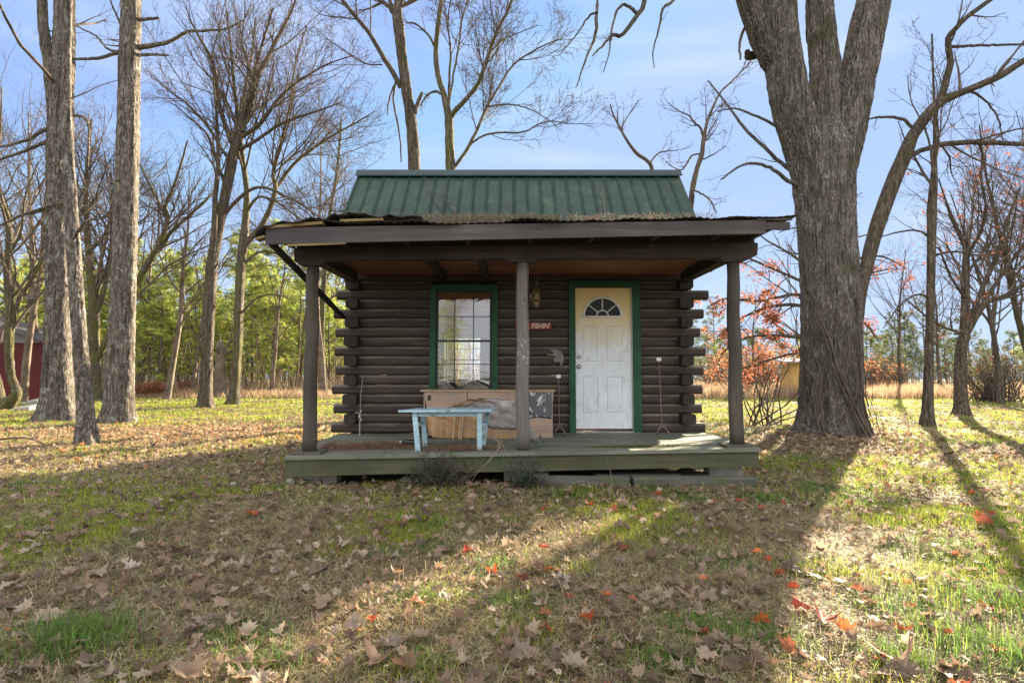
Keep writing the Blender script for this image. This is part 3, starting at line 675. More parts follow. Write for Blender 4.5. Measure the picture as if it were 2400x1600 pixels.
o = link('deck_moss', npmesh(V, Fc, 3, c), M['litter'], origin=(1.5, 6.45, .36)); tag(o, 'green moss patch on the deck boards in front of the door', 'moss', None, 'stuff')

# ------------------------------------------------------------ things on the porch
# bench
bx0, bx1 = W(948, 960, 6.42).x, W(1160, 960, 6.42).x
bt = thing('bench', ((bx0 + bx1) / 2, 6.6, DZ(-.7, 6.6)), 'small pale blue wooden bench with chipped paint in front of the broken cabinet', 'bench')
zt_ = W(1050, 961, 6.33).z
MB().hexa([(W(933, 963, 6.33).x, 6.33, zt_ - .022), (W(1152, 960, 6.33).x, 6.33, zt_ - .018), (W(1168, 955, 6.75).x, 6.75, zt_ - .018), (W(978, 955, 6.75).x, 6.75, zt_ - .022), (W(933, 963, 6.33).x, 6.33, zt_), (W(1152, 960, 6.33).x, 6.33, zt_ + .004), (W(1168, 955, 6.75).x, 6.75, zt_ + .004), (W(978, 955, 6.75).x, 6.75, zt_)]).build('tabletop', M['blue'], bt)
for (pa, pb, ya, yb) in (((972, 971), (980, 1048), 6.40, 6.37), ((1124, 970), (1124, 1050), 6.40, 6.37), ((991, 968), (997, 1040), 6.70, 6.74), ((1143, 966), (1132, 1040), 6.70, 6.74)):
    a = W(*pa, ya); b = W(*pb, yb); b.z = DZ(b.x, b.y) + .001; a.z = zt_ - .024; MB().beam(b, a, .055, .045, (0, 1, 0)).build('leg', M['blue'], bt)
xa, xb = W(985, 965, 6.4).x, W(1112, 965, 6.4).x
MB().box((xa - .03, 6.40, zt_ - .075), (xb + .03, 6.43, zt_ - .024)).box((xa - .02, 6.69, zt_ - .075), (xb + .05, 6.715, zt_ - .024)).build('apron', M['blue'], bt)
for x in (W(982, 1000, 6.5).x, W(1135, 1000, 6.5).x): MB().box((x - .02, 6.42, zt_ - .19), (x + .015, 6.70, zt_ - .155)).build('stretcher', M['blue'], bt)
# cabinet
cy = 7.42
c0, c1 = W(992, 970, cy).x, W(1296, 970, cy).x; cz0 = DZ(-.5, 7.5) + .035; cz1 = W(1150, 914, cy).z
cb = thing('cabinet', ((c0 + c1) / 2, 7.6, DZ(-.5, 7.6)), 'broken wooden cabinet with peeling plywood and foil sheets below the window', 'cabinet')
MB().box((c0, cy + .02, cz0), (c0 + .02, 7.86, cz1 - .02)).box((c1 - .02, cy + .02, cz0), (c1, 7.86, cz1 - .02)).box((c0 + .02, 7.84, cz0), (c1 - .02, 7.86, cz1 - .02)).box((c0 + .02, cy + .02, cz0), (c1 - .02, 7.84, cz0 + .02)).build('carcass', M['pink'], cb)
MB().box((c0 - .045, cy - .02, cz1 - .018), (c1 + .03, 7.87, cz1)).build('top', M['slat'], cb)
for x in (c0 + .15, c1 - .15): MB().box((x - .06, cy + .05, cz0 - .036), (x + .06, cy + .2, cz0 - .001)).build('foot', M['black'], cb)
def pz(py): return W(1150, py, cy).z
def pxx(px): return W(px, 970, cy).x
def panel(name, pts, y, th, m):
    MB().prism([(pxx(a), pz(b)) for a, b in pts], y, y + th).build(name, M[m], cb)
panel('upper_panel', [(1000, 956), (994, 918), (1094, 917), (1298, 917), (1296, 945), (1210, 944), (1160, 936), (1120, 940), (1080, 956), (1030, 962)], cy, .008, 'pink')
panel('dark_hole_patch', [(1002, 939), (1002, 926), (1009, 925), (1010, 938)], cy - .003, .002, 'black')  # black patch laid on the panel for the dark inside a hole
panel('seam', [(1094, 952), (1094, 918), (1096, 918), (1096, 950)], cy - .003, .002, 'black')
panel('lower_panel', [(1004, 1018), (998, 975), (1140, 970), (1237, 975), (1237, 1028), (1026, 1028), (1018, 1012)], cy + .004, .007, 'orange')
panel('dark_sheet', [(1238, 978), (1238, 919), (1293, 919), (1294, 978), (1270, 976)], cy - .009, .006, 'dsheet')
panel('corner_panel', [(1238, 1027), (1236, 981), (1262, 978), (1294, 981), (1296, 1027), (1268, 1028), (1266, 1010), (1264, 1028)], cy - .008, .007, 'pink')
panel('kick_board', [(1150, 1027), (1150, 1006), (1237, 1004), (1237, 1027)], cy - .006, .006, 'orange')
def peel(name, outline_top, outline_bot, px0, px1, m, amp, y, seed):
    vs = []; fs = []; nx, ny = 50, 14; rg = random.Random(seed)
    for i in range(nx + 1):
        u = i / nx; px = px0 + (px1 - px0) * u
        def ip(o):
            for (a, b), (c, d) in zip(o[:-1], o[1:]):
                if a <= px <= c: return b + (d - b) * (px - a) / (c - a)
            return o[-1][1]
        t0, t1 = ip(outline_top), ip(outline_bot)
        for j in range(ny + 1):
            v = j / ny; py = t0 + (t1 - t0) * v
            d = amp * (math.sin((px - py * 1.6) * .11 + seed) * .6 + math.sin(px * .05 + py * .13) * .5) * (.3 + .7 * (1 - v)) + amp * .9 * (1 - v) ** 3
            vs.append((pxx(px), y - abs(d) - .012, pz(py + 1.2 * math.sin(px * .3))))
    for i in range(nx):
        for j in range(ny): a = i * (ny + 1) + j; fs.append((a, a + ny + 1, a + ny + 2, a + 1))
    o = MB().add(vs, fs).build(name, M[m], cb, smooth=True); mo = o.modifiers.new('s', 'SOLIDIFY'); mo.thickness = .004
peel('peeling_foil', [(1020, 960), (1060, 955), (1110, 934), (1160, 934), (1220, 940), (1238, 937)], [(1020, 962), (1060, 975), (1110, 984), (1150, 1003), (1200, 1006), (1238, 1004)], 1020, 1238, 'foil', .007, cy, 2)
peel('curled_veneer', [(1035, 956), (1060, 950), (1100, 934), (1140, 930)], [(1035, 962), (1060, 958), (1100, 944), (1140, 936)], 1035, 1140, 'slat', .07, cy - .03, 5)
peel('hanging_veneer', [(1002, 972), (1062, 974), (1128, 974)], [(1002, 1000), (1015, 1025), (1062, 1027), (1128, 1027)], 1003, 1126, 'orange', .02, cy - .002, 8)
for (px, w_, y1) in ((1064, 7, 1038), (1078, 6, 1038), (1083, 5, 1036)):
    mb = MB(); mb.tube([W(px + 3, 972, cy - .06), W(px, 1000, cy - .06), W(px - 2, 1020, cy - .07), W(px - 2, y1, cy - .10)], .012, 4); mb.build('broken_slat', M['slat'], cb)
# things behind the window pane / on cabinet top
for i, (px, wd, hh, lb) in enumerate(((1045, .10, .085, 'crumpled brown cloth bundle at the left of the window sill'), (1110, .17, .10, 'larger dark crumpled bundle at the right of the window sill'))):
    p = W(px, 905, 7.70); mb = MB(); vs = []; fs = []; rg = random.Random(i + 2); nu, nv = 20, 8
    zb_ = cz1 + .002
    for j in range(nv + 1):
        a = j / nv * math.pi / 2
        for k in range(nu):
            th = k / nu * 2 * math.pi; r = 1 + .22 * math.sin(th * 3 + i) + .14 * math.sin(th * 5 + j)
            vs.append((p.x + wd * r * math.cos(th) * math.cos(a), 7.70 + .07 * r * math.sin(th) * math.cos(a), zb_ + hh * math.sin(a) * (1 + .15 * math.sin(th * 2))))
    for j in range(nv):
        for k in range(nu): fs.append((j * nu + k, j * nu + (k + 1) % nu, (j + 1) * nu + (k + 1) % nu, (j + 1) * nu + k))
    o = MB().add(vs, fs).build('cloth_bundle', M['cloth'], origin=(p.x, 7.70, zb_), smooth=True); tag(o, lb, 'cloth')
# curved slat by middle post
mb = MB(); pts = [W(1243, 1000, 7.2), W(1246, 1015, 7.15), W(1254, 1030, 7.08), W(1265, 1042, 7.0)]
pts[-1].z = DZ(.3, 7) + .012
o = mb.tube(pts, [.012, .02, .022, .014], 6).build('curved_slat', M['galv'], origin=pts[-1]); tag(o, 'pale curved strip of wood leaning beside the middle porch post', 'slat')
# black bottle
p = W(952, 1030, 6.85); p.z = DZ(p.x, p.y) + .036
bo = thing('bottle', (p.x, p.y, p.z - .035), 'black plastic bottle lying on its side left of the blue bench', 'bottle')
q = p + Vector((-.06, .02, 0)); d = Vector((1, -.12, 0)).normalized()
MB().tube([q, q + d * .02, q + d * .05, q + d * .17, q + d * .19], [.012, .014, .036, .036, .025], 16).build('body', M['black'], bo, smooth=True)
MB().tube([q - d * .025, q - d * .001], [.015, .015], 12).build('cap', M['white'], bo)
# standpipe tap
p = W(843, 1015, 7.72); zd = DZ(p.x, 7.72)
tp = thing('water_tap', (p.x, 7.72, zd), 'metal standpipe water tap rising from the deck by the left corner', 'tap')
MB().tube([(p.x, 7.72, zd - .15), (p.x, 7.72, zd + .22)], .011, 10).build('pipe', M['galv'], tp)
zt2 = zd + .22
MB().tube([(p.x, 7.72, zt2), (p.x - .004, 7.72, zt2 + .05), (p.x, 7.72, zt2 + .09)], [.016, .022, .012], 10).tube([(p.x, 7.71, zt2 + .03), (p.x + .03, 7.66, zt2 + .03), (p.x + .04, 7.65, zt2 - .01)], [.012, .012, .013], 8).build('spout', M['galv'], tp, smooth=True)
MB().tube([(p.x - .06, 7.69, zt2 + .10), (p.x - .03, 7.70, zt2 + .105), (p.x, 7.71, zt2 + .085), (p.x + .02, 7.72, zt2 + .14)], [.006, .008, .008, .005], 6).build('handle', M['chrome'], tp)
MB().tube([(p.x, 7.72, zt2 + .08), (p.x - .01, 7.78, zt2 + .35), (p.x, 7.84, zt2 + .62)], .003, 5).build('wire', M['galv'], tp)
# rods
for px, pyb, lb in ((1311, 882, 'shorter rusty rod on forked foot beside the cabinet'), (1552, 842, 'taller rusty rod on forked foot right of the door')):
    b = W(px, 1012, 7.72); zd = DZ(b.x, 7.72); tz = W(px, pyb, 7.84).z
    r_ = thing('forked_rod', (b.x, 7.72, zd), lb + ', white block on top', 'rod', 'forked rods leaning against the front wall')
    MB().tube([(b.x, 7.72, zd + .11), (b.x + .002, 7.84, tz - .02)], .008, 8).build('shaft', M['iron'], r_)
    MB().tube([(b.x - .075, 7.70, zd + .004), (b.x - .045, 7.72, zd + .08), (b.x, 7.72, zd + .115), (b.x + .05, 7.72, zd + .08), (b.x + .09, 7.68, zd + .004)], [.012, .013, .014, .013, .012], 8).build('fork', M['iron'], r_, smooth=True)
    MB().box((b.x - .032, 7.825, tz - .022), (b.x + .032, 7.855, tz + .026), .006).build('block', M['white'], r_)
# lantern
p = W(1257, 690, 7.86)
ln = thing('lantern', (p.x, p.y, W(1257, 722, 7.86).z), 'tarnished brass lantern with amber glass hanging beside the middle porch post', 'lantern')
zb_ = W(1257, 722, 7.86).z; H_ = W(1257, 670, 7.86).z - zb_; K = [(.02, 0), (.048, .02 * 1), (.058, .07), (.05, .10), (.056, .12)]
MB().lathe((p.x, p.y, zb_), [(.012, 0), (.046, .012), (.058, .05), (.06, .09), (.05, .105)], 16).build('base', M['brass'], ln, smooth=True)
MB().lathe((p.x, p.y, zb_), [(.03, .106), (.042, .14), (.044, .19), (.036, .235)], 16).build('globe', M['amber'], ln, smooth=True)
mb = MB()
for k in range(6):
    a = k * math.pi / 3 + .3; mb.tube([(p.x + .055 * math.cos(a), p.y + .055 * math.sin(a), zb_ + .10), (p.x + .062 * math.cos(a), p.y + .062 * math.sin(a), zb_ + .17), (p.x + .05 * math.cos(a), p.y + .05 * math.sin(a), zb_ + .245)], .0045, 5)
mb.build('cage', M['brass'], ln)
MB().lathe((p.x, p.y, zb_), [(.062, .242), (.055, .256), (.03, .285), (.012, .31), (.01, .325)], 16).build('cap', M['brass'], ln, smooth=True)
MB().tube([(p.x, p.y, zb_ + .32), (p.x + .012, p.y, zb_ + .38), (p.x + .028, p.y + .01, zb_ + .50)], .006, 6).build('hook', M['galv'], ln)
MB().tube([(p.x - .055, p.y - .02, zb_ + .21), (p.x - .085, p.y - .02, zb_ + .19), (p.x - .082, p.y - .02, zb_ + .14), (p.x - .06, p.y - .02, zb_ + .12)], .004, 6).build('handle', M['chrome'], ln)
# sign
a = W(1208, 771, 7.93); b = W(1292, 756, 7.93)
sg = thing('sign', ((a.x + b.x) / 2, 7.96, a.z), "small red board reading FISHIN' in cream letters behind the middle porch post", 'sign')
MB().box((a.x, 7.945, a.z), (b.x, 7.965, b.z + .002), .003).build('board', M['redsign'], sg)
def text(body, size, loc, m, parent, name='lettering', sx=1.0):
    cu = bpy.data.curves.new('t', 'FONT'); cu.body = body; cu.size = size; cu.extrude = .0015; cu.offset = .0012; cu.align_x = 'RIGHT'; cu.space_character = .95
    to = bpy.data.objects.new('t', cu); C.objects.link(to); bpy.context.view_layer.update()
    me = bpy.data.meshes.new_from_object(to.evaluated_get(bpy.context.evaluated_depsgraph_get())); bpy.data.objects.remove(to)
    n = len(me.vertices); a = np.empty(n * 3, np.float32); me.vertices.foreach_get('co', a); a = a.reshape(-1, 3)
    out = np.stack([a[:, 0] * sx + loc[0] + a[:, 1] * .12, loc[1] - a[:, 2], a[:, 1] + loc[2]], 1); me.vertices.foreach_set('co', out.ravel()); me.update(); me.materials.clear()
    return link(name, me, m, parent)
text("r. FISHIN'", .102, (b.x - .022, 7.942, a.z + .014), M['cream'], sg, sx=.88)
# tin cutout
oy = 7.955
cut = [(440, 828), (452, 846), (480, 850), (505, 852), (520, 864), (500, 876), (498, 892), (512, 905), (545, 903), (562, 912), (553, 941), (575, 928), (588, 880), (586, 845), (565, 815), (530, 800), (480, 796), (466, 800), (490, 815), (503, 832), (480, 838), (456, 832)]
pp = [W(1160 + x / 3.646, 600 + y / 3.646, oy) for x, y in cut]
o = MB().prism([(q.x, q.z) for q in pp][::-1], oy, oy + .006).build('tin_cutout', M['cut'], origin=(pp[10].x, oy, pp[10].z)); tag(o, 'grey metal leaping fish shape mounted on the logs left of the door', 'wall ornament')
# ------------------------------------------------------------ timbers and oddments under the deck
def timber(name, p0, p1, Y0, Y1, h, wd, m, label, cat='timber', dz=0):
    a = gp(*p0); b = gp(*p1); a = W(p0[0], p0[1], Y0); b = W(p1[0], p1[1], Y1); a.z = float(gz(a.x, a.y)) + h / 2 + dz - .01; b.z = float(gz(b.x, b.y)) + h / 2 + dz - .01
    t_ = (b - a).normalized(); mb = MB(); mb.beam(a, b, wd, h)
    # break the straight edges
    o = mb.build(name, m, origin=(a + b) / 2 - Vector((0, 0, h / 2))); bv = o.modifiers.new('b', 'BEVEL'); bv.width = .012; bv.segments = 2
    tag(o, label, cat); return o
timber('timber', (1262, 1130), (1475, 1130), 6.08, 5.98, .13, .12, M['grey'], 'dark rotting timber on the ground in front of the deck, left of the pair')
timber('timber', (1482, 1130), (1768, 1130), 6.02, 6.06, .13, .13, M['grey'], 'mossy ended rotting timber below the right end of the deck')
timber('plank', (1395, 1110), (1590, 1108), 6.32, 6.40, .06, .16, M['grey'], 'flat grey green plank lying under the deck edge', 'plank', .07)
timber('plank', (1500, 1110), (1700, 1108), 6.55, 6.5, .05, .2, M['grey'], 'wide weathered plank lying farther back under the deck', 'plank', .05)
p = W(1272, 1110, 6.3); o = MB().tube([(p.x - .09, 6.3, .06), (p.x + .0, 6.27, .055), (p.x + .06, 6.26, .055)], [.05, .05, .052], 16).build('tin_can', M['galv'], origin=(p.x, 6.3, 0.0)); tag(o, 'greenish metal can on its side under the middle of the deck', 'can')
# stones near deck front-left
rg = random.Random(4)
for px, py, s_, lb in ((682, 1132, .05, 'round grey stone below the left end of the deck'), (952, 1128, .055, 'brown stone below the deck beside the weeds'), (546, 1137, .035, 'small pale stone on the lawn left of the deck'), (968, 1118, .04, 'pale green glass lump below the deck beside the weeds')):
    p = gp(px, py); vs = []; fs = []; nu, nv = 12, 7
    for j in range(nv + 1):
        a = -math.pi / 2 + math.pi * j / nv
        for k in range(nu):
            th = 2 * math.pi * k / nu; r = s_ * (1 + .15 * math.sin(th * 2 + px) + .1 * math.sin(th * 3 + j)); vs.append((p.x + 1.25 * r * math.cos(th) * math.cos(a), p.y + r * math.sin(th) * math.cos(a), p.z + s_ * .3 + s_ * .8 * math.sin(a)))
    for j in range(nv):
        for k in range(nu): fs.append((j * nu + k, j * nu + (k + 1) % nu, (j + 1) * nu + (k + 1) % nu, (j + 1) * nu + k))
    o = MB().add(vs, fs).build('stone', M['conc'], origin=p, smooth=True); tag(o, lb, 'stone')

# ------------------------------------------------------------ far buildings
# red shed at the left
sh = thing('shed', W(40, 935, 26), 'red walled shed with a low grey gable behind the far left trees', 'shed'); zg = float(gz(-22, 26)) - .1
sx0, sx1, sy0, sy1 = W(-330, 900, 26).x, W(104, 900, 26).x, 26, 28.2; ez = W(100, 803, 26).z; rz = W(-100, 735, 26).z
M['redw'] = wood('red_wall_paint', (0.078, 0.012, 0.012), (0.111, 0.017, 0.016), (0.143, 0.026, 0.023), 2, knots=False, sc=.3)
MB().box((sx0, sy0, zg), (sx1, sy1, ez)).build('wall', M['redw'], sh)
xm = (sx0 + sx1) / 2
MB().prism([(sx0, ez + .002), (sx1, ez + .002), (xm, rz - .05)], sy0 - .02, sy0 + .1).build('gable', M['cut'], sh)
MB().hexa([(sx0 - .4, sy0 - .4, ez - .12), (xm, sy0 - .4, rz), (xm, sy1 + .4, rz), (sx0 - .4, sy1 + .4, ez - .12), (sx0 - .4, sy0 - .4, ez), (xm, sy0 - .4, rz + .12), (xm, sy1 + .4, rz + .12), (sx0 - .4, sy1 + .4, ez)]).hexa([(xm, sy0 - .41, rz), (sx1 + .4, sy0 - .41, ez - .12), (sx1 + .4, sy1 + .41, ez - .12), (xm, sy1 + .41, rz), (xm, sy0 - .41, rz + .12), (sx1 + .4, sy0 - .41, ez), (sx1 + .4, sy1 + .41, ez), (xm, sy1 + .41, rz + .12)]).build('roof', M['rust'], sh)
# yellow shed behind the big tree
Y_ = 29; a = W(1855, 929, Y_); b = W(1985, 850, Y_); zg = float(gz(a.x, Y_)) - .1
s2 = thing('shed', ((a.x + b.x) / 2, Y_ + 1, zg), 'small yellow plywood shed with a pale flat roof behind the big tree trunk', 'shed')
M['yel'] = wood('yellow_siding', (.55, .34, .10), (.66, .43, .15), (.75, .52, .22), 2, knots=False, sc=.4)
MB().box((a.x, Y_, zg), (b.x, Y_ + 1.1, b.z)).build('wall', M['yel'], s2)
MB().hexa([(a.x - .5, Y_ - .4, b.z + .0), (b.x + .3, Y_ - .4, b.z + .002), (b.x + .3, Y_ + 1.4, b.z + .25), (a.x - .5, Y_ + 1.4, b.z + .25), (a.x - .5, Y_ - .4, b.z + .07), (b.x + .3, Y_ - .4, b.z + .07), (b.x + .3, Y_ + 1.4, b.z + .32), (a.x - .5, Y_ + 1.4, b.z + .32)]).build('roof', M['conc'], s2)
mb = MB()
for k in range(5): x = a.x + .1 + (b.x - a.x - .2) * k / 4; mb.box((x, Y_ - .02, zg), (x + .05, Y_ - .002, b.z - .01))
mb.build('batten', M['yel'], s2)

# ------------------------------------------------------------ trees
def tubes(P, Rr, n):
    """P (N,K,3), Rr (N,K) -> verts, quads for all branches at once"""
    N, K, _ = P.shape
    T = np.empty_like(P); T[:, 1:-1] = P[:, 2:] - P[:, :-2]; T[:, 0] = P[:, 1] - P[:, 0]; T[:, -1] = P[:, -1] - P[:, -2]
    T /= np.linalg.norm(T, axis=2, keepdims=True) + 1e-9
    ref = np.where(np.abs(T[:, :1, 2:3]).mean(1, keepdims=True) > .75, np.array([1., .13, .07]), np.array([.05, .1, 1.]))
    A = np.cross(T, np.broadcast_to(ref, T.shape)); A /= np.linalg.norm(A, axis=2, keepdims=True) + 1e-9
    B = np.cross(T, A)
    th = np.arange(n) * 2 * np.pi / n
    V = P[:, :, None] + (A[:, :, None] * np.cos(th)[:, None] + B[:, :, None] * np.sin(th)[:, None]) * Rr[:, :, None, None]
    idx = np.arange(N * K * n).reshape(N, K, n); j2 = np.roll(idx, -1, 2)
    Q = np.stack([idx[:, :-1], j2[:, :-1], j2[:, 1:], idx[:, 1:]], -1).reshape(-1, 4)
    return V.reshape(-1, 3), Q
def resample(pts, rad, K, smooth=True):
    pts = np.array(pts, float); rad = np.array(rad, float); u = np.linspace(0, len(pts) - 1, K)
    i = np.minimum(u.astype(int), len(pts) - 2); f = (u - i)[:, None]
    p0 = pts[np.maximum(i - 1, 0)]; p1 = pts[i]; p2 = pts[i + 1]; p3 = pts[np.minimum(i + 2, len(pts) - 1)]
    P = .5 * ((2 * p1) + (-p0 + p2) * f + (2 * p0 - 5 * p1 + 4 * p2 - p3) * f ** 2 + (-p0 + 3 * p1 - 3 * p2 + p3) * f ** 3)
    return P, rad[i] * (1 - f[:, 0]) + rad[i + 1] * f[:, 0]
def spawn(P, Rr, per_m, lf, ang, rf, up, K, wander, rg, tmin=.15, rmin=.004, lmin=.25, lmax=9, taper=.25, droop=0, tend=1.0):
    N, K0, _ = P.shape; seg = np.linalg.norm(np.diff(P, axis=1), axis=2).sum(1)
    cnt = np.maximum(0, np.floor(seg * per_m * (1 - tmin) + rg.random(N))).astype(int)
    par = np.repeat(np.arange(N), cnt); m = len(par)
    if m == 0: return np.zeros((0, K, 3)), np.zeros((0, K))
    t = tmin + (tend - tmin) * rg.random(m) ** .85; u = t * (K0 - 1); i = np.minimum(u.astype(int), K0 - 2); f = (u - i)[:, None]
    A = P[par, i]; B = P[par, i + 1]; p = A * (1 - f) + B * f; T = B - A; T /= np.linalg.norm(T, axis=1, keepdims=True) + 1e-9
    r0 = Rr[par, i] * (1 - f[:, 0]) + Rr[par, i + 1] * f[:, 0]
    q = rg.normal(size=(m, 3)); q -= T * (q * T).sum(1, keepdims=True); q /= np.linalg.norm(q, axis=1, keepdims=True) + 1e-9
    a = np.radians(rg.normal(ang, ang * .22, m))[:, None]; d = np.cos(a) * T + np.sin(a) * q
    Ln = np.clip(seg[par] * lf * (1.15 - .75 * t) * rg.uniform(.55, 1.3, m), lmin, lmax)
    out = np.empty((m, K, 3)); out[:, 0] = p; st = (Ln / (K - 1))[:, None]
    w1 = rg.normal(size=(m, 3)) * wander
    for k in range(1, K):
        d = d + w1 * .35 + rg.normal(size=(m, 3)) * wander + np.array([0, 0, up - droop * k / K]); d /= np.linalg.norm(d, axis=1, keepdims=True); out[:, k] = out[:, k - 1] + d * st
    rr = np.maximum(np.minimum(r0 * rf, r0 * .8), rmin)[:, None] * np.linspace(1, taper, K)[None]
    return out, np.maximum(rr, rmin * .6)
def pl(pixels, Y, dY=0):
    """pixels: [(px,py,width_px)...] at distance Y (drifting by dY) -> world points and radii"""
    n = len(pixels); P = []; Rr = []
    for k, q in enumerate(pixels):
        y = Y + dY * k / max(1, n - 1); P.append(W(q[0], q[1], y)); Rr.append(q[2] / F * y / 2)
    return P, Rr
def ridged(P, Rr, n, flare=0, amp=.04, seed=0, zs=6, up=False, buttress=.25, grooves=()):
    """bark-furrowed trunk skin with root flare"""
    K = len(P); V, Q = tubes(np.array(P)[None], np.ones((1, K)), n)
    V = V.reshape(K, n, 3); C_ = np.array(P)[:, None]; D = V - C_
    th = np.arange(n) * 2 * np.pi / n; z = np.array(P)[:, 2]; h = z - z[0]
    r = np.array(Rr)[:, None] * np.ones((1, n))
    lobes = 1 + .05 * np.sin(th * 3 + seed)[None] + .035 * np.sin(th * 5 + seed * 2 + h[:, None] * .5)
    fl = np.exp(-h / .30)[:, None] * flare * (1 + buttress * 2 * np.sin(th * 5 + seed * 3)[None] + buttress * np.sin(th * 8 + seed)[None])
    r = r * (lobes + fl) * .93
    for (t0, t1, wdt, dep, hh) in grooves:
        tc_ = t0 + (t1 - t0) * np.clip(h / hh, 0, 1); r = r * (1 - dep * np.exp(-((th[None] - tc_[:, None]) / wdt) ** 2) * np.clip(1.25 - h / hh, 0, 1)[:, None])
    a = (th[None] * 7 + .8 * np.sin(h[:, None] * 1.5)); nn = vnoise(a * 2.0, h[:, None] * zs + 0 * a, 1.0, seed + 5) - .5; n2 = vnoise(a * 5.0, h[:, None] * zs * 2.5 + 0 * a, 1.0, seed + 9) - .5
    r = r + (nn * amp + n2 * amp * .6) * np.minimum(1, np.array(Rr)[:, None] / .15)
    r[:, -1] = r[:, -2] if False else r[:, -1]
    V = C_ + D * r[:, :, None]
    return V.reshape(-1, 3), Q
def merge(parts):
    vs = []; fs = []; b = 0
    for V, Q in parts: vs.append(V); fs.append(Q + b); b += len(V)
    return np.concatenate(vs), np.concatenate(fs)
def make_tree(name, label, base, limbs, trunkmat, twigmat=None, seed=0, levels=None, flare=.35, amp=.03, sides=20, dens=1.0, group=None, cat='tree', leaves=None, rmin=.0055, limbK=14, trunkK=60, skip0=None, extra=None, twl=1.0, grooves=(), zs=6):
    """limbs: list of (points, radii, tmin, spawn?)  first is the trunk"""
    rg = np.random.default_rng(seed); T = []; LP = []; LR = []
    b = Vector(base)
    root = thing(name, b, label, cat, group)
    for k, lb in enumerate(limbs):
        pts, rad = lb[0], lb[1]; n = trunkK if (k == 0 or len(lb) > 4) else 24
        P, Rr = resample(pts, rad, n)
        jit = rg.normal(size=(n, 3)) * .005 * (k > 0 and n == 24); P = P + jit
        sd = sides if (k == 0 or len(lb) > 4) else max(7, sides // 2)
        T.append(ridged(P, Rr, sd, flare if k == 0 else 0, amp if Rr[0] > .06 else amp * .4, seed + k, zs=zs, grooves=grooves if k == 0 else ()))
        if lb[2] is not None:
            Pq, Rq = resample(pts, rad, limbK); tm = lb[2]
            i0 = int(tm * (limbK - 1)); Pq, Rq = resample(Pq[i0:], Rq[i0:], limbK)
            LP.append(Pq); LR.append(Rq)
    link('trunk', npmesh(*merge(T), 4), trunkmat, root, smooth=True)
    P = np.array(LP); Rr = np.array(LR); parts = []; tips = []
    lv = levels or [(2.2, .5, 44, .4, .05, 8, .10, .10), (3.0, .5, 40, .58, .04, 6, .13, .12), (4, .5, 42, .6, .03, 5, .18, .15), (3.5, .5, 40, .7, .02, 4, .2, .2)]
    for q, (pm, lf, ang, rf, up, K, wa, tm) in enumerate(lv):
        P, Rr = spawn(P, Rr, pm * dens, lf * twl, ang, rf, up, K, wa, rg, tmin=tm, rmin=rmin, lmin=.35 if q == 0 else .2)
        if len(P) == 0: break
        parts.append(tubes(P, Rr, 6 if q == 0 else 4 if q == 1 else 3)); tips.append(P)
    V, Q = merge(parts); link('crown', npmesh(V, Q, 4), twigmat or M['twig'], root, smooth=True)
    if leaves:
        n, pal, sz, box = leaves
        src = np.concatenate([t_.reshape(-1, 3) for t_ in tips[-2:]])
        if box is not None:
            k = np.ones(len(src), bool)
            for ax in range(3): k &= (src[:, ax] > box[ax][0]) & (src[:, ax] < box[ax][1])
            src = src[k]
        if len(src):
            cl = rg.integers(0, len(src), max(4, n // 7)); c = np.repeat(src[cl], 7, 0) + rg.normal(size=(len(cl) * 7, 3)) * sz * 1.2
            V, Fc, cc = quadleaves(c, sz, pal, rg); link('leaves', npmesh(V, Fc, 4, cc), M['leaf'], root)
    return root
def quadleaves(c, sz, pal, rg):
    n = len(c); a = rg.normal(size=(n, 3)); a /= np.linalg.norm(a, axis=1, keepdims=True); b = rg.normal(size=(n, 3)); b -= a * (a * b).sum(1, keepdims=True); b /= np.linalg.norm(b, axis=1, keepdims=True)
    s = sz * rg.uniform(.6, 1.2, (n, 1)); V = np.stack([c - a * s, c + b * s * .55, c + a * s, c - b * s * .5 + np.cross(a, b) * s * .3], 1)
    col = np.array(pal)[rg.integers(0, len(pal), n)] * rg.uniform(.7, 1.25, (n, 1))
    return V.reshape(-1, 3), np.arange(n * 4).reshape(n, 4), np.repeat(np.clip(col, 0, 1), 4, 0)

def hand(name, label, basepx, segs, mat, seed, Y=None, **kw):
    """segs: list of (pixels list, tmin or None, dY[, 'big']) ; first starts at base"""
    b = gp(*basepx) if Y is None else None
    y = b.y if b is not None else Y
    limbs = []
    for s_ in segs:
        P, Rr = pl(s_[0], y + (s_[3] if len(s_) > 3 and not isinstance(s_[3], str) else 0), s_[2]); limbs.append([P, Rr, s_[1]] + ([0, 0] if 'big' in s_ else []))
    if b is None: b = limbs[0][0][0].copy(); b.z = float(gz(b.x, b.y))
    limbs[0][0][0] = Vector((limbs[0][0][0].x, limbs[0][0][0].y, float(gz(limbs[0][0][0].x, limbs[0][0][0].y)) - .08))
    return make_tree(name, label, (limbs[0][0][0].x, y, float(gz(limbs[0][0][0].x, y))), limbs, mat, seed=seed, **kw)

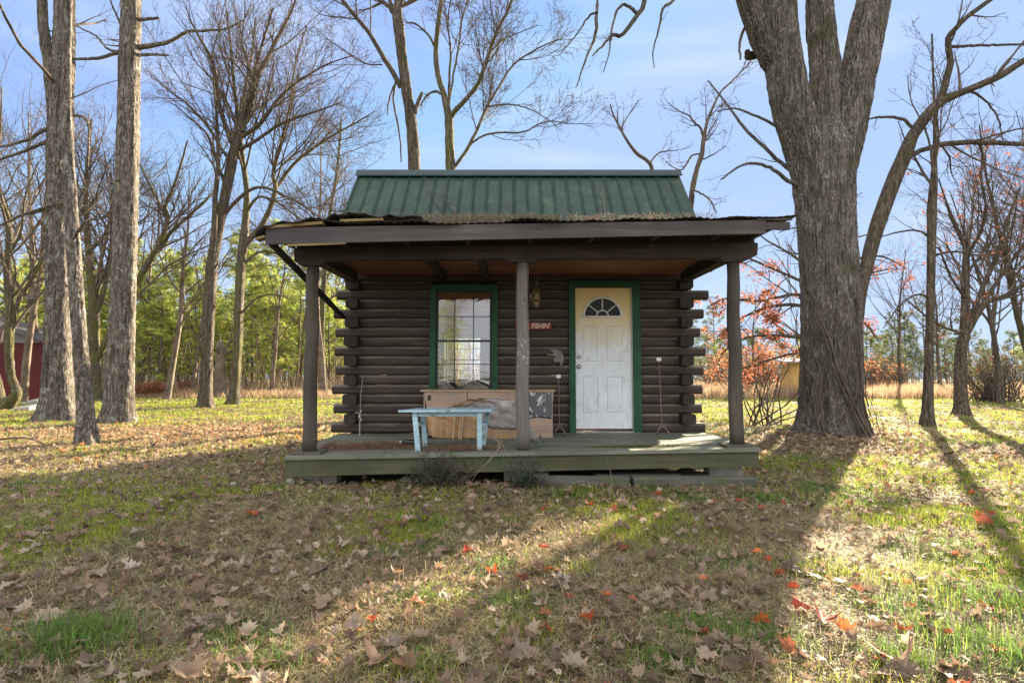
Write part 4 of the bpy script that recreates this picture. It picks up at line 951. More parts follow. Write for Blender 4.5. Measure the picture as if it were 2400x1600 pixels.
# --- the big tree
BY = 10.6
hand('big_tree', 'huge grey barked tree with forking limbs right of the cabin', (1950, 1020), [
    ([(1944, 1024, 142), (1944, 990, 138), (1943, 900, 135), (1943, 760, 136), (1938, 640, 130), (1931, 520, 132), (1926, 430, 140), (1924, 350, 138), (1926, 300, 90), (1926, 270, 30)], None, 0, 'big'),
    ([(1915, 470, 80), (1890, 370, 92), (1858, 260, 94), (1838, 160, 86), (1826, 60, 84), (1820, -60, 80), (1800, -260, 60), (1740, -480, 40)], .55, -.5, 'big'),
    ([(1840, 190, 50), (1800, 130, 52), (1765, 50, 50), (1736, -40, 44), (1700, -160, 36), (1640, -330, 26)], .3, -1.2),
    ([(1930, 400, 80), (1934, 260, 76), (1934, 150, 70), (1924, 60, 66), (1922, -60, 60), (1940, -300, 46), (1930, -520, 30)], .6, .5, 'big'),
    ([(1958, 420, 80), (1988, 290, 86), (2010, 180, 84), (2030, 80, 82), (2052, -20, 78), (2090, -240, 60), (2140, -480, 36)], .6, .2, 'big'),
    ([(1775, 128, 22), (1757, 132, 20), (1750, 120, 9)], None, -.2),
    ([(1810, 150, 12), (1775, 80, 9), (1752, 60, 8), (1735, 95, 7), (1735, 140, 4)], .1, -.4),
    ([(1885, 420, 12), (1848, 396, 10), (1790, 345, 8), (1745, 300, 7), (1700, 240, 5), (1660, 190, 3)], .1, .6),
    ([(1895, 450, 12), (1848, 424, 10), (1800, 390, 8), (1745, 385, 6), (1690, 420, 4)], .1, -.6),
    ([(1872, 330, 10), (1832, 304, 8), (1780, 275, 6), (1720, 255, 4), (1680, 262, 3)], .1, -.3),
    ([(1700, -160, 24), (1600, -200, 20), (1530, -120, 15), (1512, 0, 12), (1492, 38, 11), (1456, 84, 9), (1436, 82, 8), (1410, 110, 5), (1388, 132, 3)], .55, -1.0, -1.2),
    ([(1600, -200, 16), (1480, -220, 14), (1410, -110, 11), (1400, 10, 9), (1394, 86, 8), (1381, 118, 6), (1360, 175, 4), (1350, 206, 2)], .5, -.6, -1.4),
    ([(1492, 30, 9), (1474, 14, 8), (1456, 14, 7), (1440, 40, 6), (1432, 90, 5), (1424, 140, 3), (1412, 172, 2)], .3, -.1, -1.9),
    ([(1640, -120, 14), (1610, -60, 10), (1579, 0, 8), (1555, 20, 7), (1544, 66, 5), (1536, 100, 4), (1530, 128, 3), (1534, 160, 2)], .45, .3, -1.3),
    ([(1400, 30, 7), (1382, 36, 5), (1362, 66, 4), (1340, 96, 3), (1310, 130, 1.8)], .2, .3, -1.9),
], M['bark_big'], 21, Y=BY, flare=.36, amp=.04, zs=3, grooves=((3.7, 2.55, .10, .16, 2.6), (4.05, 3.85, .09, .14, 3.4), (2.3, 2.45, .1, .1, 3.0), (3.2, 3.15, .08, .08, 1.5)), sides=150, trunkK=300, levels=[(1.1, .22, 55, .3, .02, 7, .15, .15), (2.2, .4, 45, .55, .0, 6, .17, .15), (3.2, .5, 42, .6, -.02, 5, .2, .2)], rmin=.004)
# vines on the big trunk
rg = np.random.default_rng(5); parts = []
for k in range(46):
    n = 26; th0 = rg.uniform(3.3, 6.1); dt = rg.normal(0, .9); h0 = rg.uniform(0, 1.2) if k < 30 else rg.uniform(0, .2); h1 = h0 + (rg.uniform(1.2, 5.0) if k < 22 else rg.uniform(.3, 1.4))
    h = np.linspace(h0, min(h1, 5.2), n); cx = 6.09 - .028 * h; r = .55 + .26 * np.exp(-h / .3) * 1 + .02 + (h > 3.6) * (h - 3.6) * .03
    th = th0 + dt * (h - h0) * .35 + .12 * np.sin(h * 5 + k) + rg.normal(0, .02, n)
    off = .02 + (k > 30) * .12 * np.abs(np.sin(np.linspace(0, 3, n)))
    P = np.stack([cx + (r + off) * np.cos(th), BY + (r + off) * np.sin(th), h], 1)
    parts.append(tubes(P[None], np.linspace(1, .5, n)[None] * rg.uniform(.004, .009) * (1.8 if k < 4 else 1), 5))
# one thick twisted stem pair
for (th0, th1, rr) in ((4.0, 5.2, .030), (3.9, 5.05, .022), (5.4, 5.3, .02)):
    n = 60; h = np.linspace(0, 2.6, n); th = th1 + (th0 - th1) * np.clip(h / 2.3, 0, 1) + .05 * np.sin(h * 4)
    r = .55 + .24 * np.exp(-h / .3) + .015; P = np.stack([6.09 - .028 * h + r * np.cos(th), BY + r * np.sin(th), h], 1); parts.append(tubes(P[None], np.linspace(1, .5, n)[None] * rr, 7))
V, Q = merge(parts); o = link('climbing_vines', npmesh(V, Q, 4), M['twig'], origin=(6.1, BY - .7, 0), smooth=True); tag(o, 'bare woody vines clinging to the huge trunk right of the cabin', 'vine')

LV = [(2.2, .62, 32, .42, .07, 9, .09, .08), (2.6, .56, 34, .58, .05, 7, .12, .1), (3.6, .5, 38, .62, .03, 5, .16, .12), (3.6, .5, 40, .7, .02, 4, .2, .15)]
# --- left group
hand('pine_tree', 'thick scaly barked pine trunk, largest of the left cluster', (133, 985), [
    ([(133, 992, 84), (134, 960, 76), (135, 900, 66), (137, 800, 60), (138, 650, 54), (138, 500, 52), (140, 400, 54), (142, 300, 54), (146, 200, 50), (150, 100, 47), (152, 0, 44), (156, -200, 36), (160, -420, 24), (162, -620, 8)], .6, 0, 'big'),
    ([(138, 330, 34), (124, 240, 27), (116, 150, 25), (104, 80, 22), (98, 0, 21), (92, -120, 18), (80, -300, 10)], .4, -.4),
    ([(130, 305, 14), (100, 306, 10), (72, 325, 8), (40, 335, 7), (0, 345, 5), (-60, 350, 3)], .2, -1),
    ([(120, 330, 12), (90, 340, 9), (55, 355, 8), (10, 370, 6), (-60, 400, 3)], .2, .7),
    ([(150, 285, 9), (175, 270, 8), (205, 285, 6), (208, 340, 4), (206, 390, 3)], .3, -.6),
    ([(130, 470, 12), (90, 495, 8), (50, 505, 6), (0, 530, 4)], .2, .5),
    ([(150, 460, 10), (160, 455, 9), (120, 480, 7), (60, 500, 5)], .2, -.5),
], M['bark_pine'], 31, levels=[(1.4, .34, 65, .17, .04, 8, .10, .1), (3, .45, 45, .55, .04, 6, .14, .12), (4, .5, 42, .6, .03, 5, .18, .15), (3.5, .5, 40, .7, .02, 4, .2, .2)], flare=.42, amp=.035, sides=56, trunkK=170, dens=.7)
hand('pine_tree', 'slim leaning scaly trunk standing in front of the thickest left pine', (203, 1042), [
    ([(205, 1046, 44), (202, 1000, 38), (198, 930, 33), (190, 830, 31), (182, 720, 30), (174, 600, 30), (167, 480, 27), (160, 360, 25), (156, 240, 22), (158, 100, 19), (162, -60, 16), (166, -260, 10)], .72, 1.0, 'big'),
    ([(172, 560, 8), (200, 520, 6), (240, 510, 4), (280, 470, 2)], .2, -.5),
    ([(184, 700, 6), (150, 660, 4), (120, 600, 3)], .2, -.3),
], M['bark_pine'], 32, levels=[(1.4, .34, 65, .17, .04, 8, .10, .1), (3, .45, 45, .55, .04, 6, .14, .12), (4, .5, 42, .6, .03, 5, .18, .15), (3.5, .5, 40, .7, .02, 4, .2, .2)], flare=.35, amp=.02, sides=44, trunkK=170, dens=.7)
hand('pine_tree', 'straight tall pine trunk with a dark burnt hollow near its base', (277, 990), [
    ([(277, 996, 70), (280, 960, 64), (284, 880, 59), (288, 760, 56), (293, 600, 54), (297, 450, 53), (301, 300, 50), (304, 150, 47), (309, 0, 44), (314, -200, 36), (318, -420, 24), (320, -600, 8)], .66, 0, 'big'),
    ([(325, 47, 9), (345, 45, 8), (371, 43, 6)], None, -.2),
    ([(325, 112, 13), (360, 106, 11), (397, 98, 9), (440, 74, 8), (490, 72, 6), (535, 66, 5), (575, 42, 3), (590, 10, 2)], .3, -.6),
    ([(325, 130, 9), (360, 128, 7), (396, 131, 4)], None, .2),
    ([(287, 118, 11), (262, 128, 9), (230, 136, 8), (175, 138, 6), (150, 128, 3)], .2, -.4),
    ([(287, 122, 8), (252, 115, 6), (225, 85, 5), (180, 62, 3)], .2, .4),
    ([(292, 80, 6), (275, 40, 5), (262, 10, 4), (250, -30, 3)], .2, -.3),
    ([(300, 415, 5), (285, 420, 4), (270, 424, 3)], None, -.4),
], M['bark_pine'], 33, levels=[(1.4, .34, 65, .17, .04, 8, .10, .1), (3, .45, 45, .55, .04, 6, .14, .12), (4, .5, 42, .6, .03, 5, .18, .15), (3.5, .5, 40, .7, .02, 4, .2, .2)], flare=.4, amp=.032, sides=52, trunkK=170, dens=.7)
hand('oak_tree', 'bare fan crowned tree, left one of the slim pair left of the cabin', (481, 955), [
    ([(481, 958, 38), (482, 930, 32), (485, 860, 27), (488, 780, 26), (492, 700, 28), (497, 620, 27), (508, 560, 25), (520, 500, 24), (534, 430, 24), (546, 370, 24), (556, 330, 22), (566, 280, 14), (588, 210, 10), (610, 120, 7), (640, 20, 4)], .72, 0, 'big'),
    ([(493, 690, 20), (498, 600, 17), (503, 530, 15), (505, 450, 13), (512, 380, 10), (508, 280, 7), (500, 180, 4)], .5, -.8),
    ([(550, 350, 14), (530, 300, 12), (512, 240, 11), (502, 160, 9), (480, 110, 7), (452, 60, 4), (430, 0, 2)], .15, -1.4),
    ([(556, 330, 12), (556, 260, 10), (548, 190, 8), (540, 100, 6), (530, 20, 3)], .2, 1.0),
    ([(566, 310, 14), (592, 230, 12), (606, 180, 11), (640, 110, 9), (686, 20, 6), (700, -30, 4)], .15, .8),
    ([(568, 320, 12), (610, 290, 10), (650, 235, 8), (700, 190, 6), (770, 150, 4), (830, 130, 2)], .15, -.8),
    ([(545, 380, 10), (520, 350, 8), (490, 300, 7), (440, 245, 6), (400, 215, 4), (340, 160, 2)], .2, 1.2),
    ([(562, 350, 10), (600, 330, 9), (660, 290, 7), (740, 262, 5), (800, 240, 3)], .2, -1.2),
    ([(530, 440, 9), (505, 370, 8), (488, 320, 6), (450, 280, 4), (400, 240, 2)], .2, -.6),
    ([(526, 500, 10), (600, 440, 8), (690, 470, 5), (760, 520, 3)], .2, -.6),
], M['bark_dark'], 34, flare=.4, amp=.03, sides=22, trunkK=90, levels=LV, dens=1.15)
hand('oak_tree', 'bare mossy footed tree, right one of the slim pair left of the cabin', (546, 948), [
    ([(546, 952, 34), (549, 920, 25), (554, 850, 22), (558, 780, 22), (561, 700, 21), (565, 620, 22), (572, 560, 21), (577, 500, 16), (578, 440, 14), (570, 380, 12), (564, 310, 10), (570, 230, 8), (590, 130, 6), (600, 40, 3)], .66, 0, 'big'),
    ([(572, 580, 16), (590, 555, 15), (612, 530, 14), (630, 495, 13), (646, 443, 12), (640, 400, 9), (660, 330, 7), (680, 250, 6), (690, 160, 4), (720, 60, 3)], .35, -.5),
    ([(646, 443, 10), (672, 405, 9), (702, 372, 8), (760, 330, 6), (830, 290, 4), (880, 260, 2)], .15, .8),
    ([(576, 500, 9), (606, 462, 7), (650, 475, 6), (700, 510, 4), (740, 540, 3)], .15, -.7),
    ([(566, 625, 8), (610, 590, 6), (660, 600, 5), (700, 640, 3)], .2, .7),
    ([(560, 740, 6), (600, 700, 5), (640, 690, 3), (680, 700, 2)], .2, -.6),
], M['bark_moss'], 35, flare=.35, amp=.03, sides=22, trunkK=90, levels=LV, dens=1.15)
hand('oak_tree', 'mossy many stemmed tree behind the thick left pines', (222, 940), [
    ([(224, 944, 24), (224, 900, 22), (222, 840, 22), (220, 760, 24), (218, 690, 22), (210, 620, 16), (204, 540, 13), (200, 460, 10), (205, 380, 7), (215, 280, 5)], .45, 0, 'big'),
    ([(222, 740, 16), (240, 690, 13), (252, 640, 12), (262, 560, 9), (262, 470, 7), (280, 380, 5)], .3, .6),
    ([(220, 850, 18), (244, 810, 17), (262, 775, 16), (300, 700, 15), (326, 655, 14), (350, 610, 14), (372, 575, 13), (392, 520, 11), (388, 480, 9), (410, 430, 6), (440, 330, 4)], .4, -.6),
    ([(366, 585, 11), (400, 545, 9), (450, 500, 7), (496, 455, 4)], .2, .4),
    ([(388, 505, 8), (370, 470, 7), (345, 420, 6), (325, 380, 4)], .2, .3),
    ([(214, 640, 9), (190, 590, 7), (180, 520, 5), (170, 450, 3)], .2, .3),
], M['bark_moss'], 36, flare=.3, amp=.03, sides=18, trunkK=80, levels=LV, dens=1.0)
hand('leaning_tree', 'mossy forked tree with a crooked base at the far left edge', (34, 962), [
    ([(2, 968, 34), (16, 950, 32), (38, 925, 24), (34, 905, 18), (24, 870, 18), (20, 800, 18), (22, 720, 17), (18, 640, 16), (22, 560, 15), (16, 510, 13), (0, 460, 10), (-20, 380, 7)], .4, 0, 'big'),
    ([(24, 860, 12), (27, 780, 11), (38, 720, 11), (58, 680, 10), (76, 655, 9), (95, 620, 8), (112, 580, 6), (130, 530, 4)], .3, .3),
    ([(2, 960, 30), (-8, 900, 26), (-26, 840, 22), (-50, 760, 18), (-80, 640, 12)], .4, .3),
    ([(20, 600, 8), (50, 540, 6), (60, 460, 5), (90, 380, 3)], .2, -.5),
], M['bark_moss'], 37, flare=.2, amp=.03, sides=20, trunkK=70, levels=LV, dens=1.1)
hand('broken_tree', 'broken off pale trunk with an orange rotten top between the slim pair', (516, 932), [
    ([(515, 936, 30), (515, 900, 25), (516, 860, 23), (517, 830, 24), (516, 808, 16), (514, 800, 6)], .5, 0, 'big'),
    ([(520, 836, 12), (532, 826, 12), (542, 824, 9)], None, 0),
    ([(518, 850, 5), (540, 790, 4), (560, 740, 3), (600, 700, 2)], .1, 1)], M['bark_far'], 38, flare=.35, dens=.6)
hand('vine_tree', 'thin vine covered trunk seen beside the left porch post', (756, 925), [
    ([(756, 940, 20), (757, 900, 15), (756, 850, 13), (754, 780, 12), (757, 700, 12), (762, 620, 11), (770, 520, 9), (790, 400, 7), (800, 280, 4)], .4, 0, 'big'),
    ([(757, 720, 7), (735, 670, 5), (715, 600, 4), (690, 540, 2)], .1, .5)], M['bark_moss'], 39, flare=.5, dens=1.2)
# --- behind the roof
hand('oak_tree', 'tall bare tree rising behind the roof, left one of two', (975, 930), [
    ([(985, 935, 44), (982, 800, 38), (978, 600, 33), (972, 400, 31), (966, 300, 28), (955, 220, 26), (944, 140, 25), (935, 60, 28), (932, 20, 24), (944, -20, 18), (960, -160, 14), (990, -330, 8)], .75, 0, 'big'),
    ([(940, 205, 14), (926, 178, 13), (896, 130, 12), (867, 80, 11), (830, 35, 10), (800, -4, 9), (760, -70, 7), (700, -160, 4)], .5, -.8),
    ([(930, 45, 12), (910, 15, 10), (885, -5, 8), (850, -60, 5), (810, -140, 3)], .2, .8),
    ([(930, 40, 12), (915, 5, 10), (905, -40, 8), (900, -160, 4)], .2, .3),
    ([(972, 265, 13), (980, 240, 10), (989, 218, 8)], None, .1),
    ([(928, 190, 6), (922, 230, 5), (930, 280, 5), (938, 330, 4), (940, 380, 3)], None, -.2),
    ([(924, 200, 5), (912, 235, 4), (908, 270, 3)], None, -.1),
    ([(868, 80, 4), (869, 40, 3), (868, 0, 3)], None, 0),
    ([(895, 152, 4), (860, 150, 3), (830, 135, 3), (780, 100, 2), (740, 70, 1.5)], .2, .2),
], M['bark_dark'], 41, Y=16, flare=.3, amp=.03, sides=26, trunkK=120, dens=1.7)
hand('oak_tree', 'bare vine wrapped forked tree rising behind the roof, right one of two', (1056, 930), [
    ([(1060, 935, 40), (1058, 800, 34), (1057, 600, 28), (1056, 400, 25), (1054, 330, 22), (1051, 270, 20), (1040, 220, 15), (1030, 190, 14), (1023, 150, 13), (1022, 110, 12), (1028, 50, 12), (1036, -10, 11), (1050, -120, 8), (1060, -260, 4)], .78, 0, 'big'),
    ([(1056, 275, 14), (1070, 256, 13), (1090, 236, 12), (1117, 202, 11), (1132, 168, 10), (1144, 134, 10), (1160, 82, 9), (1180, 45, 7), (1197, 10, 6), (1210, -50, 4)], .35, -.7),
    ([(1062, 395, 10), (1082, 370, 9), (1099, 342, 9), (1120, 300, 8), (1140, 253, 7), (1172, 200, 6), (1206, 149, 5), (1265, 112, 4), (1320, 90, 2)], .2, .6),
    ([(1102, 340, 6), (1125, 322, 5), (1158, 312, 5), (1227, 310, 4), (1255, 295, 3.5), (1290, 284, 3), (1340, 290, 2), (1390, 290, 1.5)], .2, -.7),
    ([(1052, 250, 7), (1053, 190, 6), (1056, 120, 5), (1050, 50, 4), (1060, -20, 3)], .2, -.8),
    ([(1054, 230, 6), (1064, 170, 5), (1075, 110, 5), (1085, 40, 4), (1100, -10, 3)], .2, .8),
    ([(1020, 110, 7), (1006, 85, 6), (990, 68, 5), (970, 55, 5), (952, 54, 3)], .2, .3),
    ([(1040, 225, 7), (1020, 214, 6), (1000, 225, 5), (985, 250, 3)], .2, .3),
    ([(1145, 130, 5), (1170, 100, 4), (1210, 80, 3), (1260, 60, 2)], .2, .6),
    ([(1145, 250, 5), (1190, 245, 4), (1240, 255, 3), (1300, 290, 2)], .2, .6),
], M['bark_moss'], 42, Y=15, flare=.3, amp=.03, sides=22, trunkK=110, dens=1.8, levels=LV)
hand('young_tree', 'small crooked bare treetop poking above the right half of the ridge', (1560, 930), [
    ([(1570, 935, 16), (1560, 700, 13), (1545, 500, 11), (1530, 406, 10), (1520, 380, 9), (1493, 360, 8), (1470, 330, 7), (1455, 303, 6), (1438, 270, 4), (1430, 245, 3)], .62, 0),
    ([(1522, 385, 5), (1540, 362, 4), (1560, 355, 3), (1590, 352, 2)], .2, .4), ([(1456, 303, 4), (1470, 275, 3), (1497, 235, 2)], .2, -.3)], M['twig'], 43, Y=14, flare=.2, dens=2.2, levels=LV[:3], twl=.7)
hand('young_tree', 'dark crooked bare tree behind the right end of the roof', (1600, 930), [
    ([(1605, 935, 22), (1612, 700, 17), (1618, 500, 14), (1624, 440, 13), (1634, 395, 12), (1645, 360, 11), (1650, 322, 10), (1658, 285, 7), (1672, 249, 6), (1690, 215, 5), (1716, 190, 4), (1760, 145, 3)], .5, 0),
    ([(1649, 322, 7), (1642, 300, 6), (1630, 290, 5), (1614, 271, 4), (1590, 260, 3), (1565, 240, 2)], .15, -.4),
    ([(1645, 360, 5), (1620, 366, 4), (1605, 392, 4), (1590, 398, 3), (1560, 380, 2)], .15, .3), ([(1648, 374, 4), (1675, 360, 3), (1702, 342, 2)], .2, .2),
    ([(1625, 445, 5), (1660, 465, 4), (1680, 500, 3)], .2, -.3)], M['twig'], 44, Y=14.5, flare=.2, dens=2.2, levels=LV, twl=.7)
# --- right side
hand('leaning_tree', 'dark smooth tree leaning out to the right behind the huge trunk', (2010, 990), [
    ([(1996, 990, 40), (2000, 900, 34), (2006, 780, 30), (2016, 690, 29), (2032, 620, 30), (2056, 530, 34), (2092, 430, 35), (2118, 368, 34), (2138, 320, 28), (2162, 284, 27), (2185, 256, 26), (2207, 236, 25), (2240, 222, 18), (2280, 206, 17), (2343, 178, 17), (2400, 142, 16), (2480, 100, 12)], .6, 0, 'big'),
    ([(2204, 240, 18), (2216, 196, 17), (2228, 143, 15), (2222, 92, 13), (2245, 62, 12), (2271, 36, 12), (2318, 2, 11), (2400, -60, 7)], .35, -.6),
    ([(2122, 366, 16), (2144, 360, 13), (2164, 350, 12), (2218, 337, 13), (2260, 334, 13), (2307, 334, 12), (2360, 336, 12), (2420, 340, 10), (2500, 350, 7)], .3, .6),
    ([(2136, 298, 8), (2120, 282, 8), (2093, 275, 7), (2060, 275, 6), (2035, 281, 4), (2010, 300, 2)], .2, .3),
    ([(2228, 110, 8), (2270, 108, 7), (2330, 106, 6), (2410, 104, 5)], .2, -.5),
    ([(2270, 212, 7), (2310, 236, 5), (2340, 280, 4), (2350, 330, 2)], .2, .4),
], M['bark_dark'], 51, Y=13, flare=.2, amp=.012, sides=30, trunkK=110, dens=1.0)
hand('slim_tree', 'straight slim trunk between the huge tree and the forked right tree', (2173, 998), [
    ([(2173, 1002, 32), (2174, 960, 25), (2176, 880, 21), (2179, 780, 19), (2181, 680, 18), (2183, 560, 19), (2184, 480, 21), (2188, 430, 17), (2190, 380, 11), (2191, 330, 9), (2190, 260, 7), (2187, 180, 5), (2184, 80, 4)], .5, 0, 'big'),
    ([(2184, 560, 7), (2150, 540, 5), (2100, 545, 4), (2050, 560, 2)], .1, .6), ([(2186, 600, 7), (2230, 590, 5), (2290, 600, 4), (2350, 640, 2)], .1, -.6),
    ([(2182, 700, 6), (2150, 690, 5), (2110, 715, 4), (2070, 770, 2)], .1, -.5)], M['bark_dark'], 52, flare=.3, amp=.012, sides=22, trunkK=90, dens=1.1, levels=LV)
hand('oak_tree', 'low forking oak with rusty leaves on the open lawn at the right', (2253, 975), [
    ([(2252, 980, 40), (2252, 950, 30), (2250, 880, 26), (2252, 820, 25), (2260, 780, 24), (2262, 730, 20), (2262, 680, 17), (2263, 620, 16), (2262, 580, 12), (2240, 530, 8), (2220, 480, 5), (2200, 420, 3)], .5, 0, 'big'),
    ([(2262, 785, 18), (2282, 750, 16), (2306, 712, 15), (2330, 700, 13), (2358, 692, 12), (2400, 668, 10), (2460, 640, 6)], .3, -.6),
    ([(2268, 750, 13), (2285, 720, 12), (2310, 660, 11), (2333, 609, 11), (2346, 570, 10), (2360, 520, 8), (2390, 440, 5)], .3, .6),
    ([(2300, 715, 10), (2330, 670, 10), (2365, 620, 9), (2398, 575, 8), (2430, 520, 6)], .3, .8),
    ([(2263, 615, 9), (2280, 575, 8), (2300, 540, 7), (2310, 480, 6), (2300, 400, 4), (2330, 300, 2)], .2, -.5),
    ([(2262, 780, 9), (2220, 770, 6), (2170, 740, 5), (2120, 700, 3)], .1, -1.2),
    ([(2264, 700, 7), (2230, 650, 6), (2200, 580, 4)], .1, -1),
], M['bark_dark'], 53, flare=.35, amp=.02, sides=22, trunkK=90, dens=1.2, levels=LV,
    leaves=(800, [(.32, .11, .06), (.26, .09, .05), (.36, .14, .07)], .045, None))
# red-leafed oak behind the huge trunk, branches reaching left
hand('oak_tree', 'oak with orange red autumn leaves half hidden behind the huge trunk', (1935, 960), [
    ([(1930, 962, 30), (1930, 880, 24), (1932, 780, 22), (1935, 680, 18), (1940, 580, 15), (1938, 480, 10), (1930, 380, 6)], .35, 0),
    ([(1930, 800, 12), (1880, 790, 9), (1800, 785, 7), (1740, 795, 5), (1690, 830, 3)], .1, -1.2), ([(1932, 740, 12), (1870, 715, 9), (1800, 720, 7), (1730, 750, 5), (1680, 790, 3)], .1, -.4),
    ([(1934, 680, 10), (1870, 655, 8), (1790, 620, 6), (1720, 590, 4), (1690, 575, 3)], .1, .5), ([(1934, 700, 10), (1860, 690, 8), (1780, 705, 6), (1700, 700, 4), (1660, 720, 2)], .1, -1),
    ([(1936, 660, 8), (1860, 600, 6), (1800, 565, 4), (1770, 540, 2)], .1, 1), ([(1930, 810, 8), (1850, 830, 6), (1780, 850, 5), (1720, 870, 3)], .1, .5),
    ([(1934, 740, 10), (1990, 740, 8), (2030, 760, 5), (2060, 800, 3)], .1, .5), ([(1936, 640, 10), (2000, 610, 8), (2060, 600, 5), (2110, 620, 3)], .1, .5),
], M['bark_dark'], 54, Y=16.5, flare=.3, dens=1.5, levels=[(2.2, .4, 45, .5, -.02, 7, .12, .1), (3.5, .45, 42, .55, -.02, 5, .16, .1)],
    leaves=(3000, [(.40, .14, .07), (.34, .11, .06), (.44, .19, .09), (.26, .11, .07)], .05, ((-99, 99), (-99, 99), (-9, 4.6))))

# --- generic bare trees further back
def wild_tree(name, label, x, y, H, seed, mat=None, lean=0, dens=1.0, group=None, spread=1.0, r0=None, leaves=None, low=.3, levels=None, sides=12, trunkK=40):
    rg = random.Random(seed); z = float(gz(x, y)); r0 = r0 or H * .014
    pts = [Vector((x, y, z - .08))]; rad = [r0]; dx, dy = lean, rg.uniform(-.1, .1)
    for k in range(1, 8):
        t_ = k / 7; dx += rg.uniform(-.08, .08); dy += rg.uniform(-.08, .08)
        pts.append(pts[-1] + Vector((dx, dy, 1)).normalized() * H / 7); rad.append(r0 * (1 - t_ * .88))
    limbs = [[pts, rad, low]]
    nl = rg.randint(5, 8)
    for k in range(nl):
        t_ = low + (.92 - low) * (k + rg.random() * .5) / nl; i = min(6, int(t_ * 7)); f_ = t_ * 7 - i
        p = pts[i].lerp(pts[i + 1], f_); a = rg.uniform(0, 6.28); L_ = H * rg.uniform(.28, .48) * (1.1 - t_ * .6); q = [p]; d = Vector((math.cos(a) * spread, math.sin(a) * spread, rg.uniform(.6, 1.3))).normalized()
        for m in range(5): d = (d + Vector((rg.uniform(-.2, .2), rg.uniform(-.2, .2), .12))).normalized(); q.append(q[-1] + d * L_ / 5)
        r_ = (rad[i] * (1 - f_) + rad[i + 1] * f_) * .55
        limbs.append([q, [r_ * (1 - .15 * m) for m in range(6)], .2])
    return make_tree(name, label, (x, y, z), limbs, mat or M['bark_far'], seed=seed, sides=sides, trunkK=trunkK, dens=dens, group=group, leaves=leaves, levels=levels or [(1.9, .6, 34, .42, .06, 8, .11, .1), (2.5, .54, 36, .58, .05, 6, .14, .1), (3.6, .5, 38, .62, .03, 4, .18, .12)], rmin=.005)
GL = ['bare tree behind the far left leaning tree', 'bare tree cut by the left edge of the photo', 'bare tree rising between the thick left pine and the tall straight pine', 'bare tree just left of the fan crowned tree', 'distant bare tree right of the tall straight pine trunk', 'distant bare tree close behind the fan crowned tree', 'low bare tree left of the porch roof corner', 'distant bare tree showing beside the left porch post', 'bare treetop rising over the left end of the green roof', 'small bare treetop left of the two tall trees behind the roof', 'bare treetop behind the vine wrapped forked tree', 'low bare treetop over the middle of the ridge', 'bare tree crossing behind the tall straight pine trunk', 'distant tall bare tree beyond the red walled shed', 'tall bare tree behind the two leftmost pines', 'tall bare tree filling the sky right above the left end of the roof']
for i, (px, y, H, ln_) in enumerate([(60, 24, 12, .05), (-120, 20, 12, .1), (170, 30, 13, 0), (395, 27, 12, .05), (330, 34, 12, -.05), (455, 33, 10, 0), (640, 30, 9, -.05), (700, 36, 11, .05), (820, 34, 11.5, 0), (880, 26, 9.5, -.04), (1130, 36, 10.5, .05), (1240, 32, 8, -.05), (250, 26, 13, -.04), (-40, 34, 14, .02), (90, 27, 15, .02), (760, 30, 15, -.03)]):
    x = (px - 1200) / F * y
    wild_tree('bare_tree', GL[i], x, y, H, 100 + i, lean=ln_, group='bare trees in the woods behind and left of the cabin', dens=.8)
GR = ['bare tree leaning in from the right edge of the photo', 'dark tree with the most rusty leaves beyond the right edge', 'slender bare tree behind the forked right oak', 'bare tree at the right edge over the dry grass', 'thin bare tree with few leaves right of the forked oak', 'small bare tree left of the yellow shed', 'distant bare tree just right of the huge trunk', 'distant bare tree between the slim trunk and the forked oak', 'tallest far bare tree toward the upper right corner']
for i, (px, y, H, ln_) in enumerate([(2430, 19, 10, -.12), (2540, 16, 10, -.1), (2330, 27, 9, .05), (2460, 26, 11, 0), (2340, 22, 9, .04), (1760, 30, 6, .05), (2110, 34, 9, -.05), (2200, 40, 10, 0), (2400, 34, 17, .03)]):
    x = (px - 1200) / F * y
    wild_tree('bare_tree', GR[i], x, y, H, 200 + i, lean=ln_, group='bare trees beyond the lawn right of the cabin', dens=1.1 if i < 5 else .8, mat=M['bark_dark'], leaves=((120 if i != 1 else 260) if i != 5 else 150, [(.32, .12, .07), (.26, .10, .06)], .04, None))
# trees that stand behind the photographer and show in the window glass
for i, (x, y, H) in enumerate([(-3, -14, 10), (2, -17, 11), (-7, -18, 12), (6, -15, 9)]):
    wild_tree('bare_tree', ['first', 'second', 'third', 'fourth'][i] + ' bare tree from the left behind the photographer, reflected in the window', x, y, H, 300 + i, group='bare trees behind the photographer', levels=[(2.0, .38, 40, .5, .06, 6, .12, .1), (3, .45, 40, .55, .05, 5, .14, .12)])

# ------------------------------------------------------------ evergreens
def needles(c, L_, n, wd, pal, rg, up=.25):
    """c (m,3) tuft centres -> n needles each"""
    m = len(c); C3 = np.repeat(c, n, 0); d = rg.normal(size=(m * n, 3)); d[:, 2] = d[:, 2] * .7 + up; d /= np.linalg.norm(d, axis=1, keepdims=True)
    s = np.cross(d, rg.normal(size=(m * n, 3))); s /= np.linalg.norm(s, axis=1, keepdims=True) + 1e-9; L2 = L_ * rg.uniform(.6, 1.1, (m * n, 1))
    V = np.stack([C3 - s * wd / 2, C3 + s * wd / 2, C3 + d * L2], 1)
    t = np.array(pal)[rg.integers(0, len(pal), m)] * rg.uniform(.7, 1.3, (m, 1)); col = np.repeat(np.repeat(t, n, 0), 3, 0)
    return V.reshape(-1, 3), np.arange(m * n * 3).reshape(-1, 3), np.clip(col, 0, 1)
PG = [(.36, .46, .09), (.50, .56, .11), (.18, .26, .06), (.56, .54, .15)]
PD = [(.13, .17, .07), (.18, .22, .085), (.09, .12, .055), (.24, .24, .11)]
